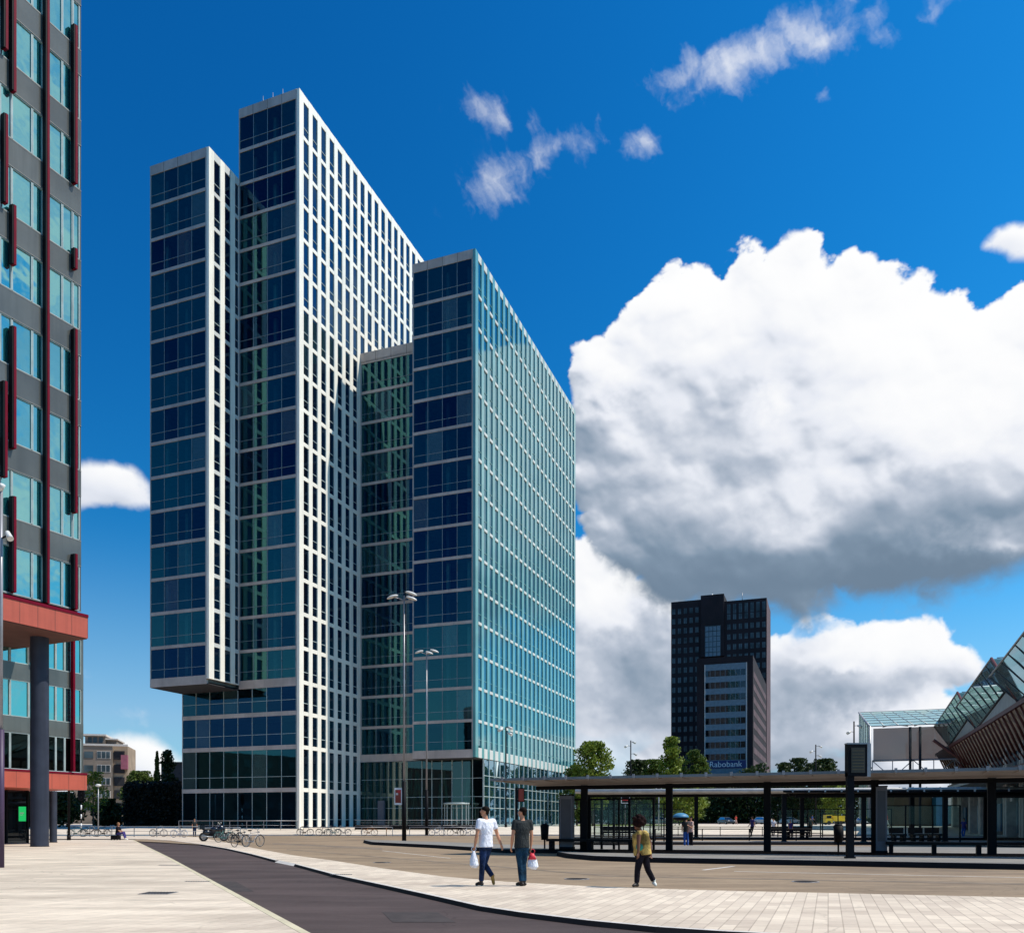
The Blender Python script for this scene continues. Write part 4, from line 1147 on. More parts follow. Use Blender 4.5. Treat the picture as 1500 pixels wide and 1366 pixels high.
# tall clipped hedge, in shade
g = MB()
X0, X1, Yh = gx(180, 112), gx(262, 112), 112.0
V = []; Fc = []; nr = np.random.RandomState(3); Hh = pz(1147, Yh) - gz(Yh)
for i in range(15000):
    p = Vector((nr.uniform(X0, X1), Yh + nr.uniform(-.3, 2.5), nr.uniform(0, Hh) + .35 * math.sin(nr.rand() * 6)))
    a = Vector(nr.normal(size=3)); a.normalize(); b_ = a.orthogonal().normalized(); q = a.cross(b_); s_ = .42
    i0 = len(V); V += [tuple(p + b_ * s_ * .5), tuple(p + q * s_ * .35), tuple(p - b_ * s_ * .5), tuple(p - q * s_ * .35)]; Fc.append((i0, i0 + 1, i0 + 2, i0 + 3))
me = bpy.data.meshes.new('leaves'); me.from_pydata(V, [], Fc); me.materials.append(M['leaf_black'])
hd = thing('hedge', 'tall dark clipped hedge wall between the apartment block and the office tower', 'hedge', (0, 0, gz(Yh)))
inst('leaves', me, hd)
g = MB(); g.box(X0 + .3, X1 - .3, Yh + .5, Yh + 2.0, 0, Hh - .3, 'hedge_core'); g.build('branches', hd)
g = MB(); g.quad([(gx(846, 125), 125, gz(125) + .03), (gx(985, 125), 125, gz(125) + .03), (gx(985, 160), 160, gz(160) + .03), (gx(846, 160), 160, gz(160) + .03)], 'grass'); struct('lawn', g)

# far wood that reads as one mass
V = []; Fc = []; nr = np.random.RandomState(8)
for i in range(34000):
    x_ = nr.uniform(gx(846, 235), gx(1262, 235)); hh_ = 12.2 + 2.4 * math.sin(x_ * .21) + 1.6 * math.sin(x_ * .57 + 1) + 1.0 * math.sin(x_ * 1.3)
    p = Vector((x_, nr.uniform(228, 240), hh_ * (nr.rand() ** .7)))
    a = Vector(nr.normal(size=3)); a.normalize(); b_ = a.orthogonal().normalized(); q = a.cross(b_); s_ = .8
    i0 = len(V); V += [tuple(p + b_ * s_ * .5), tuple(p + q * s_ * .4), tuple(p - b_ * s_ * .5), tuple(p - q * s_ * .4)]; Fc.append((i0, i0 + 1, i0 + 2, i0 + 3))
me = bpy.data.meshes.new('woodland'); me.from_pydata(V, [], Fc); me.materials.append(M['leaf_dark'])
wo_ = bpy.data.objects.new('woodland', me); COL.objects.link(wo_); wo_.location = (0, 0, 1.0); tag(wo_, 'continuous belt of dark trees far behind the bus station', 'wood', kind='stuff')
V = []; Fc = []
for i in range(15000):
    x_ = nr.uniform(gx(-60, 235), gx(262, 235)); hh_ = 9.0 + 2.0 * math.sin(x_ * .21)
    p = Vector((x_, nr.uniform(228, 240), hh_ * (nr.rand() ** .7)))
    a = Vector(nr.normal(size=3)); a.normalize(); b_ = a.orthogonal().normalized(); q = a.cross(b_); s_ = .8
    i0 = len(V); V += [tuple(p + b_ * s_ * .5), tuple(p + q * s_ * .4), tuple(p - b_ * s_ * .5), tuple(p - q * s_ * .4)]; Fc.append((i0, i0 + 1, i0 + 2, i0 + 3))
me = bpy.data.meshes.new('woodland'); me.from_pydata(V, [], Fc); me.materials.append(M['leaf_dark'])
wo_ = bpy.data.objects.new('woodland', me); COL.objects.link(wo_); wo_.location = (0, 0, 1.0); tag(wo_, 'belt of dark trees far behind the apartment block', 'wood', kind='stuff')
# the city beyond the left of the view, which darkens the lower windows
def block(X, Y, w_, dp, h, rz, label):
    t = thing('city_block', label, 'building', (X, Y, 0), rz)
    g = MB(); g.box(0, w_, 0, dp, 0, h, 'abrick3'); g.build('wall', t)
    wm = MB(); wm.box(-.06, 0, 0, 1.6, 0, 1.7, 'wpane'); wme = wm.mesh('window'); g = MB()
    k_ = 1.5
    while k_ < dp - 2:
        z_ = 1.2
        while z_ < h - 2: addmesh(g, wme, (0, k_, z_)); addmesh(g, wme, (w_ + .06, k_, z_)); z_ += 3.2
        k_ += 3.0
    o = g.build('window', t); o['kind'] = 'stuff'
block(-128, 0, 14, 62, 17, 0, 'dark brick city block left of the square, mirrored in the podium glass')
block(-118, -70, 16, 58, 37, 0, 'taller dark brick city block behind the viewer, mirrored in the lobby glass')

tree(60, None, 1160, 105, 110, 'low dark bushes seen under the left building between its columns', 'leaf_dark', 5200, seed=41, trunk=.0, ls=.45, name='bush')
# ------------------------------------------------------------------ bus shelters
SD = (.921, -.389); SANG = math.atan2(SD[1], SD[0])
def shelter(x, Y, L, cols, label, zr=3.3, depth0=-3.2, depth1=1.0, z0=.17, ang=SANG, lead=3.4, glassp=(), cw=.145, top='rooftop', under='roofunder', tilt=.12, rth=.10):
    """local x along the platform, y to the back; columns stand on y = 0"""
    t = thing('bus_shelter', label, 'shelter', (x, Y, z0), ang, 'bus shelters')
    h = zr - z0
    g = MB()
    g.quad([(-lead, depth0, h), (L, depth0, h), (L, depth1, h - tilt), (-lead + .9, depth1, h - tilt)], under)
    g.quad([(-lead, depth0, h + .05), (L, depth0, h + .05), (L, depth1, h - tilt + .12), (-lead + .9, depth1, h - tilt + .12)], top)
    g.quad([(-lead, depth0 - .003, h - .01), (L, depth0 - .003, h - .01), (L, depth0 - .003, h + rth), (-lead, depth0 - .003, h + rth)], top)
    g.quad([(-lead, depth0, h + rth), (L, depth0, h + rth), (L, depth0 + .12, h + rth), (-lead, depth0 + .12, h + rth)], top)
    g.quad([(-lead, depth0, h), (-lead + .9, depth1, h - tilt), (-lead + .9, depth1, h), (-lead, depth0, h + rth)], top)
    g.build('roof', t)
    g = MB(); g.box(-lead + .8, L, depth1 - .12, depth1, h - tilt - .12, h - tilt - .005, 'metal_dark'); g.box(-lead + 1, L, -.09, .09, h - .32, h - .14, 'metal_dark'); g.tube((-lead, depth0, h + rth * .5), (L, depth0, h + rth * .5), rth * .62, top, n=10) if rth > .2 else None; g.build('beam', t)
    g = MB()
    k = -lead + .6
    while k < L:
        g.box(k - .03, k + .03, depth0, depth1 - .1, h - .05, h - .008, under); g.box(k - .05, k + .05, depth0 - .05, depth0 - .005, h + .0, h + rth + .06, 'metal'); k += 1.0 if True else 0
    g.build('roof_clip', t)
    cm = MB(); cm.box(-cw, cw, -cw * .7, cw * .7, 0, h - .12, 'metal_dark'); cm.box(-cw * 1.3, cw * 1.3, -cw, cw, 0, .04, 'metal_dark'); cme = cm.mesh('column')
    for c in cols: inst('column', cme, t, (c, 0, 0))
    for (a, b) in glassp:
        g = MB(); g.quad([(a, .25, .25), (b, .25, .25), (b, .25, 2.3), (a, .25, 2.3)], 'g_clear')
        g.build('glass_panel', t)
        g = MB(); n = max(1, round((b - a) / 1.5))
        for i in range(n + 1):
            q = a + (b - a) * i / n; g.box(q - .035, q + .035, .2, .3, 0, 2.35, 'metal_dark')
        g.box(a, b, .22, .28, 2.3, 2.36, 'metal_dark'); g.box(a, b, .22, .28, .2, .25, 'metal_dark'); g.build('glass_frame', t)
    return t
def onS(u, v=0):    # point on shelter one's platform
    return (3.39 + SD[0] * u - SD[1] * v, 39.5 + SD[1] * u + SD[0] * v)
shelter(3.39, 39.5, 24, (0, 4.0, 8.25, 12.5, 16.7, 20.9), 'nearest long bus shelter with thin beige-lined roof on black columns', glassp=((.2, 1.6), (-1.3, -.25)))
# posts of the waiting enclosure at the left end
for u in (1.2, 2.6): pass
t = thing('wind_screen', 'black framed open wind screen behind the left end of the nearest shelter', 'screen', (*onS(-1.1, .8), .17), SANG)
g = MB()
for q in (0, 1.05, 1.7, 2.3, 3.05, 4.2): g.box(q - .05, q + .05, -.05, .05, 0, 2.4, 'metal_dark')
g.box(0, 4.2, -.04, .04, 2.32, 2.4, 'metal_dark'); g.build('frame', t)
g = MB(); g.quad([(1.05, 0, .3), (4.2, 0, .3), (4.2, 0, 2.3), (1.05, 0, 2.3)], 'g_clear'); g.build('glass_panel', t)
def display(u, v, w_, h, label, z=.17):
    X, Y = onS(u, v); t = thing('display_column', label, 'display', (X, Y, z), SANG)
    g = MB(); g.box(-w_ / 2, w_ / 2, -.16, .16, .12, h, 'panelgrey'); g.box(-w_ / 2 - .02, w_ / 2 + .02, -.18, .18, 0, .12, 'metal_dark'); g.box(-w_ / 2 - .02, w_ / 2 + .02, -.18, .18, h, h + .05, 'metal_dark'); g.build('case', t)
    g = MB(); g.box(-w_ / 2 + .06, w_ / 2 - .06, -.172, -.162, .5, h - .15, 'paneldark'); g.build('panel', t)
display(-.75, -.3, .62, 2.5, 'tall grey display column at the left end of the nearest shelter')
display(12.75, -.3, .42, 2.7, 'narrow grey display column beside the bus board mast')
def bench(x, Y, L, ang, label, z=.17, back=True, group='platform benches'):
    t = thing('bench', label, 'bench', (x, Y, z), ang, group)
    g = MB(); g.box(0, L, -.25, .25, .38, .50, 'wood_dark')
    g.build('seat', t)
    if back:
        g = MB(); g.box(0, L, .25, .32, .52, .9, 'wood_dark'); g.build('backrest', t)
    lm = MB(); lm.box(-.08, .08, -.2, .2, 0, .375, 'metal_dark'); lme = lm.mesh('leg')
    n = max(2, int(L / 1.6) + 1)
    for i in range(n): inst('leg', lme, t, (.2 + (L - .4) * i / (n - 1), 0, 0))
    return t
bench(*onS(-1.6, -.6), 4.2, SANG, 'long black bench at the left end of the nearest shelter', back=False)
bench(*onS(12.9, -.5), 3.5, SANG, 'long black bench right of the bus board mast under the nearest shelter', back=False)
# white-legged seats on the platform behind
for i, (px, lb) in enumerate(((1310, 'leftmost'), (1338, 'middle'), (1362, 'rightmost'))):
    bench(gx(px - 10, 56), 55.5, .95, 0, f'{lb} of the three dark seats on the middle platform right of the mast', back=True)
def bin_(X, Y, z, label):
    t = thing('litter_bin', label, 'bin', (X, Y, z), 0, 'litter bins')
    g = MB(); g.tube((0, 0, .42), (0, 0, 1.12), .17, 'metal_dark', .21, n=14); g.tube((0, 0, 1.12), (0, 0, 1.2), .21, 'metal_dark', .1, n=14); g.build('drum', t)
    g = MB(); g.tube((0, 0, 0), (0, 0, .42), .04, 'metal_dark', n=8); g.build('post', t)
X, Y = gp(1228, 1247, .17); bin_(X, Y, .17, 'dark round bin on a thin post left of the bus board mast')
X, Y = onS(-2.1, .3); bin_(X, Y, .17, 'dark bin on a post at the left tip of the nearest shelter, by the men')
# second and third shelters
shelter(gx(862, 72), 72.0, 44, (0, 9, 17.5, 26, 31.5, 37, 42), 'second bus shelter farther back with a slim pale silver roof', zr=3.85, depth0=-1.6, depth1=1.2, ang=-.16, lead=1.0, glassp=((1, 8), (19, 24.5)), cw=.16, top='lampw', under='metal', tilt=.05, rth=.28)
shelter(gx(1150, 55), 55.2, 17, (0, 5, 10, 15.5), 'dark framed middle bus shelter between the nearest and the silver-roofed one', zr=3.35, depth0=-1.2, depth1=1.0, ang=-.12, lead=0.3, glassp=((6, 11),), cw=.14, top='metal_dark', under='metal_dark', tilt=.04, rth=.12)
bench(gx(880, 71), 71.2, 3.2, -.16, 'dark bench under the left half of the silver-roofed shelter')
bench(gx(1128, 68), 69.0, 3.4, -.16, 'dark bench in the middle of the silver-roofed shelter', back=True)
# bus board mast
X, Y = gp(1245, 1256.5, .17)
t = thing('bus_board_mast', 'black mast with a large dark departure board above the nearest shelter roof', 'board', (X, Y, .17), 0)
h = pz(1090, Y) - .17
g = MB(); g.box(-.12, .12, -.09, .09, 0, h - 1.0, 'metal_dark'); g.box(-.16, .16, -.12, .12, 0, .06, 'metal_dark'); g.build('mast', t)
g = MB(); g.box(-.12, .62, -.16, .16, h - 1.12, h, 'metal_dark'); g.box(.54, .66, -.18, .18, h - 1.14, h + .02, 'metal'); g.box(-.14, .6, -.14, .14, h, h + .05, 'metal'); g.build('case', t)
g = MB(); g.box(-.02, .46, -.18, -.162, h - 1.0, h - .12, 'board')
for k in range(7): g.box(.02, .42, -.184, -.18, h - .9 + k * .11, h - .885 + k * .11, 'boardline')
g.build('screen', t)

# ------------------------------------------------------------------ lamps
def street_lamp(px, by, ty, label, heads, dark=None, sign=None, z=0., Y=None, r=.075, rd=.17):
    if Y is None: X, Y = gp(px, by, z)
    else: X = gx(px, Y)
    t = thing('street_lamp', label, 'lamp', (X, Y, z), 0)
    H = pz(ty, Y) - z
    g = MB()
    if dark:
        hd_ = pz(dark, Y) - z
        g.tube((0, 0, 0), (0, 0, hd_), rd, 'metal_dark', rd * .95, n=12); g.build('base', t); g = MB()
        g.tube((0, 0, hd_), (0, 0, H), r * 1.15, 'metal', r * .7, n=10)
    else: g.tube((0, 0, 0), (0, 0, H), r, 'metal_dark', r * .7, n=10); g.tube((0, 0, 0), (0, 0, .5), r * 1.4, 'metal_dark', n=10)
    g.build('pole', t)
    for (dx, dz, a, L_) in heads:
        g = MB(); c, s = math.cos(a), math.sin(a)
        g.path([(0, 0, H - .35), (dx * .5, s * .2, H - .1 + dz), (dx, s * .4, H + dz)], .04, 'metal'); g.build('arm', t)
        def sh(q): return Vector((q.x, q.y, q.z if q.z > 0 else q.z * .35))
        g = MB(); T = Matrix.Rotation(.30 * (1 if dx > 0 else -1), 3, 'Y'); g.ell((dx * 1.0, s * .4, H + dz), (L_, .26, .15), 'lampw', T=T, fn=sh); g.build('lamp_head', t)
    if sign: sign(t, H)
    return t
def bus_sign(t, H):
    g = MB(); g.box(-.74, -.16, -.05, .05, 2.75, 4.05, 'signwhite'); g.build('sign_case', t)
    g = MB(); g.box(-.67, -.23, -.065, -.052, 2.9, 3.9, 'boardred'); g.box(-.5, -.23, -.072, -.066, 3.65, 3.9, 'signred'); g.box(-.62, -.45, -.072, -.066, 3.5, 3.66, 'cap'); g.build('sign_face', t)
t1 = street_lamp(592, 1231, 872, 'tallest street lamp, with three shell heads and a white-edged sign on its base', [(-.9, -.1, .2, .46), (.55, .1, -.4, .48), (.6, -.35, -1.6, .44)], dark=1144, z=.0, sign=bus_sign)
t2 = street_lamp(625, 1222.5, 953, 'second tall street lamp with two shell heads, right of the tallest', [(-.8, -.1, .3, .48), (.8, -.05, -.3, .5), (.3, -.3, -1.3, .42)], dark=1157, z=.05, Y=88.0)
def spot_lamp(px, Y, ty, label, spots, r=.06, z=None):
    z = gz(Y) if z is None else z
    t = thing('spotlight_mast', label, 'lamp', (gx(px, Y), Y, z), 0)
    H = pz(ty, Y) - z
    g = MB(); g.tube((0, 0, 0), (0, 0, H), r * 1.3, 'metal_dark', r, n=9); g.tube((0, 0, 0), (0, 0, .4), r * 2, 'metal_dark', n=9); g.build('pole', t)
    for (dx, dz, s) in spots:
        g = MB(); g.tube((0, 0, H + dz), (dx, -.1, H + dz + .05), .03, 'metal_dark', n=6); g.tube((dx, -.1, H + dz + .05), (dx + s * .5, -.35, H + dz - .22), .13 * s if s > 0 else .13, 'lampw', .2, n=10); g.build('spotlight', t)
spot_lamp(101, 67, 968, 'dark spotlight mast before the red fin building with lights at its top', [(-.25, -.3, -1), (.3, -1.3, 1), (.15, -.1, 1), (-.35, -.9, -1)], r=.075, z=0)
spot_lamp(741, 103, 1064, 'slim mast with small spotlights before the right glass facade', [(-.4, -.3, -1), (.3, -.1, 1), (.25, -.8, 1)], r=.08)
spot_lamp(924, 150, 1084, 'thin distant spotlight mast above the dark tree left of the brick tower', [(-.6, -1, -1), (.5, -2.4, 1), (.3, -.3, 1)], r=.1)
spot_lamp(1195, 150, 1090, 'thin distant spotlight mast above the trees right of the brick tower', [(-.6, -1.2, -1), (.5, -.3, 1), (.4, -2, 1)], r=.1)
spot_lamp(1251, 110, 1056, 'spotlight mast beside the left end of the raised glass hall', [(-.5, -1.4, -1), (.4, -.6, 1), (-.3, -3, -1), (.4, -3.6, 1)], r=.09)
spot_lamp(1302, 140, 1160, 'short spotlight mast under the raised glass hall', [(-.5, -.3, -1), (.5, -.3, 1)], r=.08)
# pole on the far left edge
t = thing('camera_mast', 'thick grey mast at the left edge with a spotlight arm and a dark lower casing', 'mast', (gx(1.5, 26.9), 26.9, 0), 0)
H = pz(715, 26.9)
g = MB(); g.tube((0, 0, 4.4), (0, 0, H), .055, 'metal', n=12); g.build('pole', t)
g = MB(); g.tube((0, 0, 0), (0, 0, 4.4), .095, 'mast_violet', n=14); g.build('casing', t)
g = MB(); g.tube((0, 0, H - 1.6), (.22, 0, H - 1.5), .03, 'metal_dark', n=6); g.tube((.2, 0, H - 1.4), (.36, -.1, H - 1.65), .07, 'lampw', .10, n=10); g.build('spotlight', t)
g = MB(); g.tube((-.02, 0, H - .1), (.12, -.1, H + .08), .05, 'lampw', .08, n=10); g.build('spotlight', t)
# post lamp near the young tree
t = thing('post_lamp', 'pale lamp post with a round white head before the tan apartment block', 'lamp', (gx(144, 96), 96, gz(96)))
H = pz(1151, 96) - gz(96)
g = MB(); g.tube((0, 0, 0), (0, 0, H), .07, 'steel', .05, n=8); g.build('pole', t); g = MB(); g.ell((0, 0, H + .1), (.32, .32, .16), 'lampw'); g.build('lamp_head', t)
# traffic light on a striped post
t = thing('traffic_light', 'dark traffic light on a black and white striped post near the left building', 'traffic light', (gx(119, 92), 92, gz(92)))
g = MB()
for k in range(6): g.tube((0, 0, k * .5), (0, 0, k * .5 + .5), .07, 'signwhite' if k % 2 else 'metal_dark', n=8)
g.build('post', t); g = MB(); g.ell((0, 0, 4.2), (.42, .06, .8), 'metal_dark'); g.build('backboard', t)
g = MB()
for k in range(3): g.tube((0, -.05, 3.8 + k * .4), (0, -.2, 3.8 + k * .4), .13, 'metal_dark', n=8)
g.build('lamp', t)
# information post by the second man
X, Y = gx(758, 74), 74.0
t = thing('info_post', 'dark post with a brown display box, behind the man in grey', 'sign', (X, Y, 0))
g = MB(); g.box(-.22, .02, -.1, .1, 0, pz(1153, 74), 'metal_dark'); g.build('post', t)
g = MB(); g.box(.03, .62, -.12, .12, pz(1174, 74), pz(1153.5, 74), 'metal_dark'); g.build('case', t)
g = MB(); g.box(.1, .55, -.14, -.125, pz(1173, 74), pz(1155, 74), 'boardred'); g.build('screen', t)
# small signs among the shelters
t = thing('route_sign', 'small white-edged route sign on a post behind the shelters, left of the brick tower', 'sign', (gx(916, 100), 100, gz(100)))
g = MB(); g.tube((0, 0, 0), (0, 0, pz(1158, 100) - gz(100)), .06, 'steel', n=6); g.build('post', t)
g = MB(); g.box(-.5, .55, -.05, .05, pz(1177, 100) - gz(100), pz(1157, 100) - gz(100), 'signwhite'); g.box(-.42, .47, -.07, -.055, pz(1175, 100) - gz(100), pz(1160, 100) - gz(100), 'metal_dark'); g.box(-.36, .41, -.09, -.075, pz(1172, 100) - gz(100), pz(1170, 100) - gz(100), 'signred'); g.build('plate', t)
t = thing('route_sign', 'small brown sign board on a post right of the tall airy tree', 'sign', (gx(965, 95), 95, gz(95)))
g = MB(); g.tube((0, 0, 0), (0, 0, 4.6), .06, 'steel', n=6); g.build('post', t)
g = MB(); g.box(-.35, .35, -.05, .05, pz(1162, 95) - gz(95), pz(1146, 95) - gz(95), 'cap'); g.box(-.2, .2, -.07, -.055, pz(1159, 95) - gz(95), pz(1150, 95) - gz(95), 'board'); g.build('plate', t)
# bicycle rails at the left
railing('bike_rail', (gx(100, 84), 84), (gx(298, 80), 80), 1.0, 'long pale metal rail across the back of the left plaza', post='steel', z=.0, bars=(.55, .2), step=2.6, bm='steel')
railing('bike_rail', (gx(300, 79), 79), (gx(352, 76), 76), .95, 'short stretch of rail behind the motorcycle', post='steel', z=.0, bars=(.5,), bm='steel')
railing('bike_rail', (gx(440, 86.5), 86.5), (gx(575, 86.5), 86.5), .9, 'rail behind the bicycles parked before the white piers', post='steel', z=.0, bars=(), step=3.5, bm='metal')
railing('bike_rail', (gx(600, 86.5), 86.5), (gx(700, 86.5), 86.5), .9, 'rail behind the bicycles parked before the lobby', post='steel', z=.0, bars=(), step=3.5, bm='metal')

def screen(X, Y, z, ang, posts, L, h, label):
    t = thing('wind_screen', label, 'screen', (X, Y, z), ang)
    g = MB()
    for q in posts: g.box(q - .04, q + .04, -.04, .04, 0, h, 'metal_dark')
    g.box(0, L, -.03, .03, h - .07, h, 'metal_dark'); g.box(0, L, -.03, .03, .3, .36, 'metal_dark'); g.build('frame', t)
    g = MB(); g.quad([(0, 0, .36), (L, 0, .36), (L, 0, h - .08), (0, 0, h - .08)], 'g_clear'); g.build('glass_panel', t)
screen(gx(866, 58), 55.5, .17, -.1, (0, .9, 1.8, 2.7, 3.6, 4.5), 4.5, 2.5, 'slim black framed screen behind the woman with the afro hair')
screen(gx(870, 70), 72.8, .17, -.16, (0, 1.5, 3, 4.5, 6), 6, 2.5, 'farther slim framed screen under the left end of the silver roof')
screen(gx(1145, 70), 71.0, .17, -.16, (0, 1.2, 2.4, 3.6), 3.6, 2.4, 'framed screen around the middle bench under the silver roof')
screen(*onS(16.9, .5), .17, SANG, (0, 1.3, 2.6, 3.9), 3.9, 2.3, 'framed glass screen between the two rightmost columns of the nearest shelter')
railing('guard_rail', (gx(960, 60), 60), (gx(1235, 60), 60), .95, 'thin black guard rail across the bus lanes in the middle distance', post='metal_dark', z=0, bars=(.5,), step=3, bm='metal_dark')
railing('guard_rail', (gx(870, 84), 84), (gx(1240, 84), 84), .95, 'thin dark guard rail farther back before the sunny terrace', post='metal_dark', z=0, bars=(), step=4, bm='metal_dark')
# ------------------------------------------------------------------ people
M['skin_a'] = mat('light skin', (.50, .23, .13), .55, 0, .06, 8)
M['skin_b'] = mat('brown skin', (.13, .05, .022), .5, 0, .06, 8)
M['hair_dark'] = mat('dark hair', (.010, .006, .004), .8, 0, .4, 30, spec=.1)
M['hair_afro'] = mat('afro hair', (.012, .004, .004), .9, 0, .5, 40, spec=.1)
M['hair_blond'] = mat('auburn hair', (.25, .12, .05), .6, 0, .3, 30)
M['shirt_white'] = cloth('white cotton', (.78, .78, .84), .05)
M['shirt_grey'] = cloth('charcoal cotton', (.030, .033, .033))
M['jeans'] = cloth('blue denim', (.009, .022, .065), .5)
M['jeans_b'] = cloth('teal denim', (.006, .028, .055), .5)
M['cloth_black'] = cloth('black cloth', (.010, .008, .013), .3)
M['boot_tan'] = mat('tan leather', (.32, .17, .035), .6)
M['shoe_dark'] = mat('dark leather', (.02, .012, .01), .5)
M['shoe_white'] = mat('white sneaker', (.7, .7, .62), .5)
M['bag_white'] = cloth('white plastic bag', (.80, .80, .85), .06, 1.0)
M['bag_red'] = mat('red print', (.62, .03, .05), .5)
M['top_yellow'] = cloth('yellow printed top', (.36, .25, .075), .6)
M['print_teal'] = mat('teal print', (.02, .22, .16), .8, 0, .3, 20)
M['cloth_blue'] = mat('bright blue cloth', (.02, .09, .35), .8)
M['cloth_pink'] = mat('pale pink cloth', (.60, .38, .32), .8)
M['cloth_red'] = mat('red cloth', (.5, .03, .02), .8)
M['cloth_violet'] = mat('blue violet cloth', (.04, .03, .16), .8)
M['umbrella_blue'] = mat('umbrella blue', (.06, .22, .36), .5)

def loft(g, secs, m, n=16):
    """secs: list of (point, half width, half depth, width axis vector)"""
    b = len(g.v); k = g.mid(m)
    for i, (p, w_, d_, ax) in enumerate(secs):
        p = Vector(p); ax = Vector(ax).normalized()
        q0 = Vector(secs[max(0, i - 1)][0]); q1 = Vector(secs[min(len(secs) - 1, i + 1)][0]); up = (q1 - q0).normalized()
        dp = up.cross(ax).normalized(); ax = dp.cross(up).normalized()
        for j in range(n):
            t_ = 2 * math.pi * j / n; g.v.append(tuple(p + ax * math.cos(t_) * w_ + dp * math.sin(t_) * d_))
    for i in range(len(secs) - 1):
        for j in range(n):
            j2 = (j + 1) % n; g.f.append((b + i * n + j, b + i * n + j2, b + (i + 1) * n + j2, b + (i + 1) * n + j)); g.mi.append(k); g.sm.append(True)
    g.f.append(tuple(b + j for j in range(n))[::-1]); g.mi.append(k); g.sm.append(True)
    e = b + (len(secs) - 1) * n; g.f.append(tuple(e + j for j in range(n))); g.mi.append(k); g.sm.append(True)
def fuse(g, name, parent, vox=.013, sm=4):
    """melts the rough volumes into one continuous surface"""
    me = g.mesh(name); o = bpy.data.objects.new(name, me); COL.objects.link(o)
    r = o.modifiers.new('r', 'REMESH'); r.mode = 'VOXEL'; r.voxel_size = vox; r.use_smooth_shade = True
    s_ = o.modifiers.new('s', 'SMOOTH'); s_.iterations = sm; s_.factor = .5
    dg = bpy.context.evaluated_depsgraph_get(); dg.update()
    m2 = bpy.data.meshes.new_from_object(o.evaluated_get(dg)); mt = me.materials[0]
    bpy.data.objects.remove(o); m2.materials.clear(); m2.materials.append(mt); m2.name = name
    return inst(name, m2, parent)
def limb(g, pts, rs, m):
    for i in range(len(pts) - 1): g.tube(pts[i], pts[i + 1], rs[i], m, rs[i + 1], n=12)
    for p, r_ in zip(pts, rs): g.ell(p, (r_, r_, r_), m, nu=10, nv=6)
